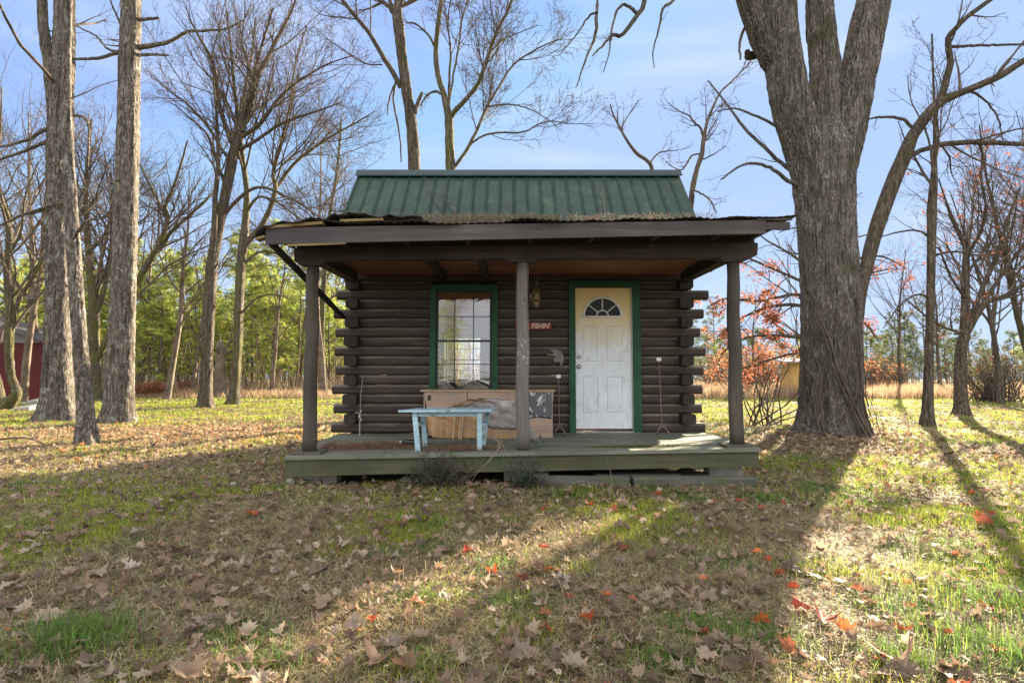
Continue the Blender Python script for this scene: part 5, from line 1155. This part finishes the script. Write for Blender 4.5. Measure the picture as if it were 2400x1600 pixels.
def pine_meshes(H, seed, low=.3, pal=PG, width=.26, wd=.034, ntuft=1.0, tl=.30):
    rg = np.random.default_rng(seed); K = 30; z = np.linspace(0, H, K); P = np.stack([.06 * np.sin(z * .7 + seed), .06 * np.cos(z * .5), z], 1); R_ = H * .013 * (1 - z / H) + .012
    tr = npmesh(*ridged(P, R_, 10, .3, .02, seed), 4)
    nb = int(H * 9); t = low + (1 - low) * rg.random(nb) ** .9 * .98; az = rg.uniform(0, 2 * np.pi, nb); Lb = H * width * np.minimum(1, (1.06 - t) * 1.6) * rg.uniform(.5, 1.15, nb)
    B = np.empty((nb, 6, 3)); B[:, 0] = np.stack([np.interp(t * H, z, P[:, 0]), np.interp(t * H, z, P[:, 1]), t * H], 1)
    d = np.stack([np.cos(az), np.sin(az), rg.uniform(-.1, .35, nb)], 1)
    for k in range(1, 6): d = d + np.array([0, 0, .07]) + rg.normal(size=(nb, 3)) * .07; d /= np.linalg.norm(d, axis=1, keepdims=True); B[:, k] = B[:, k - 1] + d * (Lb / 5)[:, None]
    S2, R2 = spawn(B, np.full((nb, 6), .02), 3.2, .4, 45, .6, .05, 4, .12, rg, tmin=.3, rmin=.006)
    parts = [tubes(B, np.linspace(.025, .008, 6)[None].repeat(nb, 0), 3), tubes(S2, R2, 3)]
    br = npmesh(*merge(parts), 4)
    c = np.concatenate([B[:, 3:].reshape(-1, 3), S2[:, 1:].reshape(-1, 3)]); keep = rg.random(len(c)) < .8 * ntuft; c = c[keep] + rg.normal(size=(keep.sum(), 3)) * .08
    V, Fc, col = needles(c, tl, 12, wd, pal, rg); return tr, br, npmesh(V, Fc, 3, col)
PR = [pine_meshes(9, 1, .16, width=.29), pine_meshes(8, 2, .08, width=.3), pine_meshes(10, 3, .25), pine_meshes(6, 4, .04, width=.36)]
PR += [pine_meshes(9, 11, .08, PD, .3), pine_meshes(6, 12, .03, PD, .4), pine_meshes(8, 13, .12, PD, .26)]
for tr, br, nd in PR: tr.materials.append(M['bark_far']); br.materials.append(M['twig']); nd.materials.append(M['needle']); tr.polygons.foreach_set('use_smooth', [True] * len(tr.polygons))
def put_pine(k, x, y, s_, rot, label, group, name='pine_tree'):
    r = thing(name, (x, y, float(gz(x, y)) - .05), label, 'tree', group); r.rotation_euler.z = rot; r.scale = (s_,) * 3
    for nm, me in zip(('trunk', 'branch_frame', 'crown'), PR[k]):
        o = bpy.data.objects.new(nm, me); C.objects.link(o); o.parent = r
    return r
rg = random.Random(12)
NEAR = [(285, 34, 0, .98, 'broad yellow green pine just right of the tall straight pine trunk'), (375, 33, 1, .9, 'low bushy pine behind the reddish brush pile'), (420, 35, 2, .95, 'pine showing between the tall pine and the slim pair'), (60, 32, 1, 1.05, 'dense green pine behind the red walled shed'), (-60, 34, 3, 1.1, 'wide green pine over the shed roof at the left edge'), (640, 35, 1, .95, 'yellow green pine between the slim pair and the porch post'), (700, 38, 0, 1.0, 'pine seen just left of the porch post'), (590, 42, 2, 1.15, 'taller pine right behind the slim pair'), (150, 38, 0, 1.15, 'pine between the shed and the mossy many stemmed tree'), (770, 37, 3, 1.1, 'bushy pine seen between the porch post and the log ends')]
for px, y, k, s_, lb in NEAR: put_pine(k, (px - 1200) / F * y, y, s_, rg.uniform(0, 6), lb, 'pines in the wood left of the cabin')
for i in range(56):
    y = rg.uniform(37, 62); px = -350 + 1250 * (i + rg.random()) / 56
    put_pine(rg.choice([0, 1, 1, 2, 3]), (px - 1200) / F * y, y, rg.uniform(.95, 1.35), rg.uniform(0, 6), 'distant pine standing in the dense wood left of the cabin', 'distant pines in the wood left of the cabin')
for i in range(44):
    y = rg.uniform(62, 74); px = -420 + 1980 * (i + rg.random()) / 44
    put_pine(rg.choice([3, 3, 1]), (px - 1200) / F * y, y, rg.uniform(.9, 1.25), rg.uniform(0, 6), 'low dense evergreen closing the back of the wood behind the cabin', 'evergreens at the back of the wood')
for i in range(30):
    y = rg.uniform(58, 80); px = 1560 + 1200 * (i + rg.random()) / 30
    put_pine(rg.choice([4, 5, 6, 5, 3]), (px - 1200) / F * y, y, rg.uniform(.8, 1.25), rg.uniform(0, 6), 'distant evergreen in the tree line beyond the dry grass field', 'evergreens in the tree line beyond the field')
for i in range(12):
    y = rg.uniform(55, 75); px = 850 + 720 * (i + rg.random()) / 12
    put_pine(rg.choice([0, 1, 3]), (px - 1200) / F * y, y, rg.uniform(.6, .8), rg.uniform(0, 6), 'evergreen in the tree line behind the cabin, seen only past its ends', 'evergreens behind the cabin')
for i, (px, y, k, s_, lb) in enumerate([(2040, 44, 5, .75, 'rounded evergreen just right of the huge trunk'), (2090, 48, 4, .62, 'grey green evergreen left of the slim right trunk'), (2310, 46, 5, .6, 'low evergreen behind the dry grass right of the forked oak'), (1660, 48, 5, .8, 'grey green evergreen left of the right porch post'), (2215, 50, 6, .75, 'evergreen between the slim trunk and the forked oak')]):
    put_pine(k, (px - 1200) / F * y, y, s_, i, lb, 'nearer evergreens beyond the right lawn')
for i, (x, y) in enumerate([(-16, -30), (-6, -34), (5, -30), (14, -35), (24, -30)]):
    put_pine(i % 2, x, y, 1, i, 'pine of the tree line behind the photographer, seen only as a reflection', 'pines behind the photographer')
# undergrowth of thin dead stems and brush
def stems(n, fn, Hm, rmin_, seed, name, label, mat, lean=.08, K=5, spn=True):
    rg = np.random.default_rng(seed); b = fn(n, rg); H = Hm * rg.uniform(.5, 1.2, n); d = rg.normal(size=(n, 3)) * lean; d[:, 2] = 1; d /= np.linalg.norm(d, axis=1, keepdims=True)
    P = np.empty((n, K, 3)); P[:, 0] = b
    for k in range(1, K): d = d + rg.normal(size=(n, 3)) * .05; d /= np.linalg.norm(d, axis=1, keepdims=True); P[:, k] = P[:, k - 1] + d * (H / (K - 1))[:, None]
    R_ = (rmin_ * rg.uniform(.5, 1.6, n))[:, None] * np.linspace(1, .35, K)[None]; parts = [tubes(P, R_, 4)]
    if spn:
        P1, R1 = spawn(P, R_, 1.3, .35, 45, .5, .05, 5, .12, rg, rmin=.007); P2, R2 = spawn(P1, R1, 2.2, .45, 42, .6, .03, 4, .15, rg, rmin=.006); parts += [tubes(P1, R1, 3), tubes(P2, R2, 3)]
    V, Q = merge(parts); c0 = b.mean(0); o = link(name, npmesh(V, Q, 4), mat, origin=c0); tag(o, label, None, None, 'stuff'); return o
def zone(px0, px1, y0, y1):
    def f(n, rg):
        y = rg.uniform(y0, y1, n); x = (rg.uniform(px0, px1, n) - 1200) / F * y; return np.stack([x, y, gz(x, y) - .05], 1)
    return f
M['deadstem'] = plain('dead_stem', (.26, .20, .14), .9, 0, .5, 1.5, .2, .1)
stems(620, zone(-450, 880, 33, 62), 5.0, .045, 1, 'undergrowth', 'dense stand of thin grey stems filling the wood left of the cabin', M['deadstem'])
stems(2600, zone(-450, 880, 30, 44), 1.3, .010, 2, 'brush', 'tangle of low dry brush along the edge of the left wood', M['deadstem'], lean=.35)
stems(700, zone(860, 1560, 40, 62), 4.0, .04, 5, 'undergrowth', 'thin stems of the wood behind the cabin', M['deadstem'])
stems(520, zone(1540, 2900, 52, 76), 4.0, .045, 3, 'undergrowth', 'thin grey stems of the tree line beyond the right field', M['bark_far'])
stems(1500, zone(1540, 2800, 42, 55), 1.5, .011, 4, 'brush', 'low grey brown brush along the far side of the dry field', M['deadstem'], lean=.35)
# bushes with foliage
def bush(name, label, px, py, wpx, hpx, pal, n, sz, mat, seed, cat='bush', stemsn=60, Y=None):
    rg = np.random.default_rng(seed); b = gp(px, py) if Y is None else Vector(((px - 1200) / F * Y, Y, float(gz((px - 1200) / F * Y, Y)))); k = b.y / F; rx, h = wpx * k / 2, hpx * k
    root = thing(name, b, label, cat); P = np.empty((stemsn, 5, 3)); P[:, 0] = np.array(b) + rg.normal(size=(stemsn, 3)) * np.array([rx * .35, rx * .2, 0]); d = rg.normal(size=(stemsn, 3)) * np.array([.6, .4, .2]) + np.array([0, 0, 1]); d /= np.linalg.norm(d, axis=1, keepdims=True)
    for q in range(1, 5): d = d + rg.normal(size=(stemsn, 3)) * .15; d /= np.linalg.norm(d, axis=1, keepdims=True); P[:, q] = P[:, q - 1] + d * h / 4 * rg.uniform(.6, 1.1, (stemsn, 1))
    R_ = np.full((stemsn, 5), .02 * h / 2) * np.linspace(1, .4, 5); P1, R1 = spawn(P, R_, 2.5 / max(.4, h / 2), .45, 45, .6, .03, 4, .15, rg, rmin=.004)
    link('stems', npmesh(*merge([tubes(P, R_, 4), tubes(P1, R1, 3)]), 4), M['twig'], root)
    src = np.concatenate([P[:, 2:].reshape(-1, 3), P1.reshape(-1, 3)]); c = src[rg.integers(0, len(src), n)] + rg.normal(size=(n, 3)) * sz * 1.6
    V, Fc, cc = quadleaves(c, sz, pal, rg); link('foliage', npmesh(V, Fc, 4, cc), mat, root); return root
OR = [(.42, .15, .07), (.48, .21, .09), (.34, .13, .07), (.45, .25, .13)]
bush('autumn_bush', 'orange red bush beyond the lawn between the right post and the huge trunk', 1765, 905, 150, 130, OR, 3600, .075, M['leaf'], 1, Y=33)
bush('autumn_bush', 'small orange bush just right of the huge trunk beyond the lawn', 2030, 905, 60, 100, OR, 900, .075, M['leaf'], 2, Y=36)
bush('scrub_bush', 'brown grey scrub bush left of the right porch post', 1690, 915, 100, 110, [(.2, .17, .10), (.14, .15, .07), (.25, .2, .12)], 2000, .06, M['leaf'], 3, Y=40)
bush('scrub_bush', 'dark brown leafless scrub in the field right of the huge trunk', 2070, 910, 110, 95, [(.14, .10, .06), (.1, .09, .05)], 1500, .06, M['leaf'], 4, Y=38)
bush('scrub_bush', 'tangled scrub bush at the far right behind the forked oak', 2330, 925, 150, 130, [(.16, .12, .06), (.12, .12, .05), (.24, .09, .05)], 1600, .05, M['leaf'], 5, Y=24, stemsn=110)
bush('brush_pile', 'reddish brown heap of dead fern fronds at the wood edge right of the straight pine', 356, 930, 92, 32, [(.34, .15, .08), (.26, .11, .06), (.4, .2, .11)], 2600, .06, M['leaf'], 6, cat='brush pile')
bush('brush_pile', 'smaller reddish heap of dead fern left of the slim pair', 445, 925, 40, 34, [(.34, .15, .08), (.26, .11, .06), (.4, .2, .11)], 700, .06, M['leaf'], 7, cat='brush pile')
bush('scrub_bush', 'leafless tangled saplings on the lawn just left of the huge trunk', 1790, 1000, 130, 210, [(.16, .14, .06), (.3, .12, .05)], 160, .02, M['leaf'], 8, stemsn=18)
bush('weed_plant', 'feathery green weed growing up against the middle of the deck edge', 1030, 1128, 95, 60, [(.05, .085, .035), (.07, .10, .04), (.12, .12, .07)], 5200, .009, M['grass'], 9, cat='weed', stemsn=90, Y=6.02)
bush('weed_plant', 'low blue green weed in front of the deck beside the metal can', 1235, 1132, 60, 42, [(.05, .085, .05), (.07, .10, .06)], 2600, .009, M['grass'], 10, cat='weed', stemsn=60, Y=5.95)
bush('weed_plant', 'dry grey brown weed on the deck behind the green weed', 1050, 1052, 70, 40, [(.22, .17, .12), (.3, .24, .17)], 900, .006, M['litter'], 11, cat='weed', stemsn=60, Y=6.2)

# dry tall grass bands and grass, leaves ------------------------------------------------------------
R = np.random.default_rng(77)
def wedge(n, y0, y1, p=1.0, marg=1.12, pxr=None):
    """points in the viewed wedge, density falling with distance"""
    y = y0 + (y1 - y0) * R.random(n) ** p; x = R.uniform(-.93, .93, n) * y * marg
    if pxr: x = (R.uniform(pxr[0], pxr[1], n) - 1200) / F * y
    return x, y
def notcabin(x, y, m=0.0):
    return ~((x > -2.5 - m) & (x < 2.73 + m) & (y > 6.22 - m) & (y < 11.3 + m))
dry = [(.42, .31, .19), (.5, .39, .25), (.36, .25, .15), (.46, .30, .2)]
def grassobj(name, label, x, y, H, wd, bend, col, mat='grass', zoff=0, lay=None, nseg=2):
    P = np.stack([x, y, gz(x, y) + zoff], 1); V, Fc, c = blades(P, H, wd, bend, col, R, lay=lay, nseg=nseg)
    o = link(name, npmesh(V, Fc, 3, c), M[mat], origin=(0, float(y.mean()), 0)); tag(o, label, None, None, 'stuff'); return o
x, y = wedge(70000, 27, 46, 1, pxr=(1500, 2650)); n = len(x)
x2, y2 = wedge(26000, 28, 36, 1, pxr=(-300, 900)); x = np.concatenate([x, x2]); y = np.concatenate([y, y2]); n = len(x)
H = R.uniform(.25, .75, n) * (.5 + vnoise(x, y, .35, 4)) * np.where(np.arange(n) < 70000, 1, .6)
grassobj('dry_grass', 'band of tall tan dry grass between the lawn and the far trees', x, y, H, np.full(n, .022), .25, pick(dry, n), 'grass')
# mown grass: greenness follows broad patches, thatch everywhere
def green_amt(x, y):
    g = vnoise(x, y, .9, 21) * .6 + vnoise(x, y, 2.6, 22) * .4
    far = np.clip((y - 9.5) / 6, 0, 1); right = np.clip((x - 1.5) / 3, 0, 1) * np.clip((9 - y) / 6 + .4, 0, 1)
    orange = np.exp(-((x + 6.5) / 4.5) ** 2 - ((y - 12.0) / 2.6) ** 2)
    return np.clip((g - .54) * 2.6 + .26 + .52 * far + .42 * right - .75 * orange, .03, .93)
GRN = [(.31, .38, .045), (.39, .43, .055), (.20, .28, .05), (.44, .43, .08)]
THA = [(.46, .39, .23), (.30, .26, .16), (.66, .57, .36), (.16, .14, .09), (.48, .35, .18)]
def mixcol(x, y):
    n = len(x); ga = green_amt(x, y); isg = R.random(n) < ga; return np.where(isg[:, None], pick(GRN, n, .3), pick(THA, n, .3)), isg
for (n, y0, y1, p, hs, wd) in ((330000, 1.7, 5.2, .85, 1.0, .0030), (230000, 5.0, 11, .9, 1.0, .006), (170000, 10.5, 22, .9, 1.1, .013), (130000, 21, 46, 1, 1.3, .03)):
    x, y = wedge(n, y0, y1, p); k = notcabin(x, y); x, y = x[k], y[k]; col, isg = mixcol(x, y); n = len(x)
    # clumpy: move some blades toward clump centres
    H = np.where(isg, R.uniform(.025, .075, n) * (.6 + .9 * vnoise(x, y, 3.1, 31)), R.uniform(.035, .12, n)) * hs
    lay = np.where(isg, np.abs(R.normal(.5, .3, n)), np.abs(R.normal(1.25, .3, n)))
    grassobj('grass', 'short patchy green and straw coloured lawn grass, ring at %d to %d metres' % (y0, y1), x, y, H, np.full(n, wd), .5, col, lay=lay, zoff=.002, nseg=3 if y1 < 12 else 2)
# taller tufts
tp = [(170, 1520, .22, .16), (190, 1490, .16, .14), (2330, 1420, .3, .15), (2250, 1500, .22, .12), (2380, 1560, .2, .14), (2120, 1560, .15, .12), (1560, 1560, .16, .1), (1000, 1400, .15, .08), (1180, 1330, .2, .08), (1330, 1160, .2, .08), (1540, 1150, .14, .08), (1620, 1170, .2, .09), (1790, 1170, .2, .09), (2050, 1180, .3, .09), (1900, 1080, .3, .08), (2200, 1300, .3, .09), (550, 1500, .2, .09), (620, 1560, .15, .09), (900, 1300, .18, .07), (2100, 1430, .2, .09), (1700, 1320, .25, .08), (2350, 1230, .3, .08), (2150, 1050, .4, .08), (300, 1280, .2, .06), (1010, 1290, .15, .09), (1780, 1500, .18, .1), (1640, 1480, .15, .1), (2260, 1040, .4, .09), (1930, 1150, .3, .09), (980, 1560, .15, .08), (1210, 1420, .15, .09)]
xs = []; ys = []; hh = []; rg2 = np.random.default_rng(3)
for px, py, r, h in tp:
    b = gp(px, py); n = int(900 * (r / .2) ** 1.3 * (1 if b.y < 3 else .8)); a = rg2.normal(size=(n, 2)) * r * .5; xs.append(b.x + a[:, 0] * 1.3); ys.append(b.y + a[:, 1]); hh.append(h * rg2.uniform(.35, 1, n))
for _ in range(420):
    y0 = 2 + 16 * rg2.random() ** 1.2; x0 = rg2.uniform(-.9, 1.0) * y0
    if green_amt(np.array([x0]), np.array([y0]))[0] < .3: continue
    n = rg2.integers(30, 150); a = rg2.normal(size=(n, 2)) * .06; xs.append(x0 + a[:, 0]); ys.append(y0 + a[:, 1]); hh.append(rg2.uniform(.05, .11) * rg2.uniform(.5, 1, n))
x = np.concatenate(xs); y = np.concatenate(ys); H = np.concatenate(hh); k = notcabin(x, y, .02) & (y > 1.5); x, y, H = x[k], y[k], H[k]; n = len(x)
grassobj('grass', 'taller bright green grass tufts scattered over the lawn', x, y, H, np.where(y < 4, .0038, .006), .55, pick([(.15, .25, .055), (.21, .30, .06), (.11, .20, .05)], n, .3), lay=np.abs(R.normal(.55, .3, n)), nseg=3)
# leaves -------------------------------------------------------------
SY = np.array([(0, -.62), (.10, -.34), (.34, -.42), (.40, -.20), (.66, -.12), (.46, .04), (.60, .34), (.34, .26), (.22, .42), (.14, .34), (0, .72), (-.14, .34), (-.24, .44), (-.32, .24), (-.58, .36), (-.46, .06), (-.68, -.10), (-.40, -.22), (-.32, -.44), (-.10, -.34)])
OV = np.array([(0, -.6), (.18, -.3), (.26, 0), (.16, .3), (0, .6), (-.16, .3), (-.26, 0), (-.18, -.3)])
def leafset(x, y, sz, pal, shape, zoff=.01, tilt=.35, curl=.4, var=.25, lift=None):
    n = len(x); m = len(shape); ring = np.concatenate([shape * .48, shape]); nn = 1 + 2 * m
    U = np.concatenate([[[0, 0]], ring]) [None] * R.uniform(.85, 1.15, (n, 1, 2)); rot = R.uniform(0, 2 * np.pi, n); c, s_ = np.cos(rot)[:, None], np.sin(rot)[:, None]
    r2 = (U ** 2).sum(2); ph = R.uniform(0, 6.28, (n, 1)); an = np.arctan2(U[:, :, 1], U[:, :, 0])
    cu = np.clip(R.normal(curl, curl * .6, (n, 1)), -.3, .85); fold = np.clip(R.normal(0, .5, (n, 1)), -.8, .8)
    Z = cu * r2 * (1 + .8 * np.sin(an * 2 + ph)) + fold * np.abs(U[:, :, 0]) * .8 + .09 * np.sin(an * 5 + ph) * np.sqrt(r2) + R.normal(0, .035, (n, 1 + 2 * m)) * (r2 > .05)
    V = np.stack([U[:, :, 0], U[:, :, 1], Z], 2) * sz[:, None, None]
    V = np.stack([V[:, :, 0] * c - V[:, :, 1] * s_, V[:, :, 0] * s_ + V[:, :, 1] * c, V[:, :, 2]], 2)
    ta = R.normal(0, tilt, (n, 1)); tb = R.normal(0, tilt, (n, 1))
    y_, z_ = V[:, :, 1] * np.cos(ta) - V[:, :, 2] * np.sin(ta), V[:, :, 1] * np.sin(ta) + V[:, :, 2] * np.cos(ta); x_ = V[:, :, 0] * np.cos(tb) + z_ * np.sin(tb); z_ = -V[:, :, 0] * np.sin(tb) + z_ * np.cos(tb)
    V = np.stack([x_, y_, z_], 2); V[:, :, 2] -= np.quantile(V[:, :, 2], .25, axis=1)[:, None] ; V += np.stack([x, y, gz(x, y) + zoff + (0 if lift is None else lift * R.random(n))], 1)[:, None]
    idx = np.arange(m); j = (idx + 1) % m
    f3 = np.concatenate([np.stack([np.zeros(m, int), 1 + idx, 1 + j], 1), np.stack([1 + idx, 1 + m + idx, 1 + m + j], 1), np.stack([1 + idx, 1 + m + j, 1 + j], 1)])
    Fc = (np.arange(n)[:, None, None] * nn + f3[None]).reshape(-1, 3); col = pick(pal, n, var); cc = np.repeat(col[:, None], nn, 1); cc[:, 0] *= .75; cc[:, 1 + m:] *= R.uniform(.8, 1.15, (n, m, 1))
    return V, Fc, np.clip(cc, 0, 1), f3
TAN = [(.34, .25, .175), (.25, .175, .12), (.42, .33, .24), (.17, .115, .08), (.33, .24, .165), (.38, .30, .225), (.28, .18, .115), (.20, .14, .10)]
RED = [(.58, .12, .045), (.48, .09, .045), (.62, .18, .06), (.40, .13, .07)]
def litterobj(label, x, y, sz, pal, shape, **kw):
    k = notcabin(x, y); x, y, sz = x[k], y[k], sz[k]; V, Fc, c, _ = leafset(x, y, sz, pal, shape, **kw)
    o = link('leaf_litter', npmesh(V.reshape(-1, 3), Fc, 3, c.reshape(-1, 3)), M['leaf'], origin=(0, float(y.mean()), 0)); tag(o, label, None, None, 'stuff')
x, y = wedge(6800, 1.8, 9, .9); k = vnoise(x, y, 1.1, 8) + R.random(len(x)) * .5 > .42; x, y = x[k], y[k]
litterobj('small curled brown leaves littering the near lawn', x, y, R.uniform(.025, .068, len(x)), TAN, SY, zoff=.026, lift=.03)
x, y = wedge(3500, 1.8, 8, .9); litterobj('dark matted old leaves pressed into the near lawn', x, y, R.uniform(.03, .075, len(x)), [(.10, .07, .05), (.14, .10, .07), (.19, .13, .09)], OV, zoff=.006, tilt=.25, curl=.3)
x, y = wedge(9000, 1.8, 7, .9); litterobj('tiny leaf fragments littering the near lawn', x, y, R.uniform(.012, .028, len(x)), TAN + [(.4, .18, .08)], OV, zoff=.02, tilt=.6, lift=.025)
x, y = wedge(5000, 7, 20, .9); litterobj('fallen leaves thinning out over the farther lawn', x, y, R.uniform(.05, .09, len(x)), TAN + [(.42, .2, .1)], SY, zoff=.02, lift=.03)
x = R.normal(-6.3, 3.0, 4500); y = R.normal(11.3, 1.5, 4500); k = y > 7.2; x, y = x[k], y[k]
litterobj('rusty carpet of leaves and needles around the left pines', x, y, R.uniform(.03, .065, len(x)), [(.48, .29, .16), (.40, .22, .12), (.56, .39, .24), (.50, .27, .15)], SY, zoff=.02)
x = np.abs(R.normal(0, 1.3, 900)) * np.sign(R.random(900) - .5) + 6; y = R.normal(9.6, .9, 900); litterobj('brown leaves heaped round the foot of the huge trunk', x, y, R.uniform(.05, .1, 900), TAN, SY, zoff=.03)
# individual large leaves
placed = []
def oneleaf(i, x, y, sz, pal, label, group, red):
    V, Fc, c, f3 = leafset(np.array([x]), np.array([y]), np.array([sz]), pal, SY, zoff=.045, tilt=.26, curl=.42)
    o = link('fallen_leaf', npmesh(V.reshape(-1, 3), f3, 3, c.reshape(-1, 3)), M['leaf'], origin=(x, y, float(gz(x, y)))); tag(o, label, 'leaf', group)
KEY = [(1930, 1470, .085, 'biggest bright orange red leaf in the lower right, lying on straw coloured grass'), (1985, 1500, .075, 'orange red leaf touching the right side of the biggest red leaf'), (1880, 1440, .075, 'dull pinkish leaf just left of the biggest red leaf'), (1860, 1395, .06, 'orange leaf above the dull pinkish leaf'), (2010, 1400, .055, 'upper right leaf of the red cluster in the lower right'), (2040, 1430, .055, 'right hand leaf of the red cluster in the lower right'), (1850, 1545, .065, 'orange brown leaf near the bottom below the red cluster'), (2310, 1240, .09, 'red leaf in the grass near the right edge'), (2030, 1210, .075, 'red brown leaf in bright grass below the huge trunk'), (1990, 1190, .06, 'small brown red leaf beside the red brown leaf below the huge trunk'), (1440, 1205, .05, 'small bright red leaf in the sunny patch before the deck'), (980, 1430, .06, 'red brown leaf in the sunny strip at bottom centre'), (870, 1470, .045, 'small orange leaf in the sunny strip left of bottom centre'), (1095, 1305, .05, 'small red leaf at the upper end of the sunny strip'), (590, 1215, .07, 'lone orange tan leaf on the shaded lawn left of the deck'), (1250, 1345, .10, 'large brown sycamore leaf standing up at bottom centre'), (1310, 1385, .085, 'pale grey tan leaf beside the large brown sycamore leaf'), (20, 1378, .075, 'smooth tan leaf at the left edge'), (720, 1135, .06, 'upright tan leaf below the left end of the deck'), (855, 1130, .055, 'folded tan leaf below the deck left of the weed'), (1000, 1135, .07, 'large brown leaf heaped below the green weed'), (2110, 1570, .11, 'largest brown leaf at the bottom right'), (880, 1570, .09, 'large pointed brown leaf at the bottom left of centre'), (480, 1470, .075, 'pale lavender tan leaf in the lower left'), (1640, 1115, .05, 'brown curled leaf at the end of the timbers'), (1200, 1510, .06, 'brown leaf upright at the bottom centre'), (310, 1345, .07, 'pale tan leaf on the left lawn above the bright tuft')]
for i, (px, py, sz, lb) in enumerate(KEY):
    b = gp(px, py); red = 'red' in lb or 'orange' in lb; pal = RED if red and 'brown' not in lb else [(.33, .12, .06)] if 'red' in lb or 'orange' in lb else [(.42, .34, .28)] if 'pale' in lb else [(.28, .18, .12), (.33, .22, .15)]
    oneleaf(i, b.x, b.y, sz * 1.3, pal, lb, 'large fallen leaves on the near lawn', red); placed.append((b.x, b.y))
cnt = {0: 0, 1: 0}; i = 0
while cnt[0] < 200 or cnt[1] < 60:
    i += 1; y0 = 1.9 + 4.3 * R.random() ** .8; x0 = R.uniform(-.93, .93) * y0; red = x0 > -.2 + .25 * (y0 - 2) * 0 and R.random() < .35
    kk = 1 if red else 0
    if cnt[kk] >= (60 if red else 200) or not bool(notcabin(np.array([x0]), np.array([y0]))[0]): continue
    if min(math.hypot(x0 - a, y0 - b) for a, b in placed) < .07: continue
    placed.append((x0, y0)); cnt[kk] += 1
    if red: oneleaf(i, x0, y0, R.uniform(.04, .075), RED, 'small orange red leaf lying among the grass of the near right lawn', 'scattered red leaves', True)
    else: oneleaf(i, x0, y0, R.uniform(.055, .115), TAN, 'curled tan brown sycamore leaf lying on the near lawn', 'scattered brown leaves', False)

# ------------------------------------------------------------ sticks and slabs
def stick(name, label, pts, r0, r1, mat, sub=6, cat='stick'):
    P, Rr = resample([tuple(p) for p in pts], np.linspace(r0, r1, len(pts)), 16); rg = np.random.default_rng(len(label)); parts = [tubes(P[None], Rr[None], 6)]
    P1, R1 = spawn(P[None], Rr[None], sub, .35, 40, .6, .05, 6, .12, rg, rmin=.0018, tmin=.2); parts.append(tubes(P1, R1, 4))
    if len(P1): P2, R2 = spawn(P1, R1, sub, .5, 38, .6, .05, 4, .15, rg, rmin=.0015, lmin=.03); parts.append(tubes(P2, R2, 3))
    o = link(name, npmesh(*merge([p for p in parts if len(p[0])]), 4), mat, origin=pts[0]); tag(o, label, cat); return o
def G3(px, py, h=.01): b = gp(px, py); b.z += h; return b
stick('fallen_branch', 'dark fallen branch lying on the lawn at the left edge', [G3(-20, 1038, .05), G3(50, 1036, .08), G3(90, 1046, .08), G3(120, 1060, .03)], .022, .006, M['twig'], 3, 'branch')
stick('stick', 'thin straight grey stick lying on the shaded lawn left of the deck', [G3(455, 1166, .03), G3(520, 1168, .035), G3(580, 1172, .03)], .011, .007, M['deadstem'], .3)
stick('dead_twig', 'dry forked twig hanging over the deck edge left of the middle post', [W(1150, 1025, 6.5), W(1172, 1040, 6.3), W(1150, 1075, 6.1), W(1120, 1105, 6.02), W(1103, 1132, 5.98)], .007, .003, M['deadstem'], 5, 'twig')
stick('dead_twig', 'dry twig standing on the deck just left of the middle post', [W(1190, 1070, 6.12), W(1175, 1035, 6.25), W(1165, 1010, 6.4), W(1160, 1000, 6.5)], .006, .003, M['deadstem'], 6, 'twig')
def onroof(px, py, h=.02):
    v = W(px, py, 1.0); d = Vector((v.x, 1.0, v.z - CZ)); y = (RZ - 1.165 * RY - CZ) / (d.z - 1.165) ; p = d * y; return Vector((p.x, p.y - h * .7, CZ + p.z + h * .7))
stick('dead_twig', 'dark forked twig lying up the left part of the green roof', [onroof(1045, 508), onroof(1022, 478), onroof(1010, 450, .04), onroof(1000, 425, .05)], .008, .003, M['twig'], 3, 'twig')
stick('dead_twig', 'dark twig on the green roof right of the first twig', [onroof(1070, 505), onroof(1048, 480, .03), onroof(1034, 450, .05)], .008, .004, M['twig'], 3, 'twig')
stick('dead_weed', 'pale dry stalks standing against the right part of the green roof', [onroof(1418, 508, .03), onroof(1416, 485, .04), onroof(1410, 462, .05), onroof(1414, 450, .06)], .005, .002, M['deadstem'], 7, 'weed')
stick('dead_weed', 'thin dry stalk before the right half of the rim board', [G3(1436, 1150, 0), W(1430, 1100, 5.9), W(1420, 1078, 5.9)], .004, .0015, M['deadstem'], 4, 'weed')
for px, py, w_, h_, lb in ((55, 962, .7, .10, 'flat grey concrete slab tilted beside the far left tree'), (78, 948, .6, .14, 'second concrete slab lying behind the first at the far left')):
    b = gp(px, py); o = MB().hexa([b + Vector(v) for v in ((-w_ / 2, -.25, 0), (w_ / 2, -.2, 0), (w_ / 2 - .05, .3, 0), (-w_ / 2 + .1, .25, 0), (-w_ / 2 + .03, -.22, h_ * .6), (w_ / 2, -.2, h_ * 1.4), (w_ / 2 - .08, .28, h_ * 2.2), (-w_ / 2 + .1, .25, h_ * 1.5))]).build('concrete_slab', M['conc'], origin=b); o.modifiers.new('b', 'BEVEL').width = .02; tag(o, lb, 'slab')
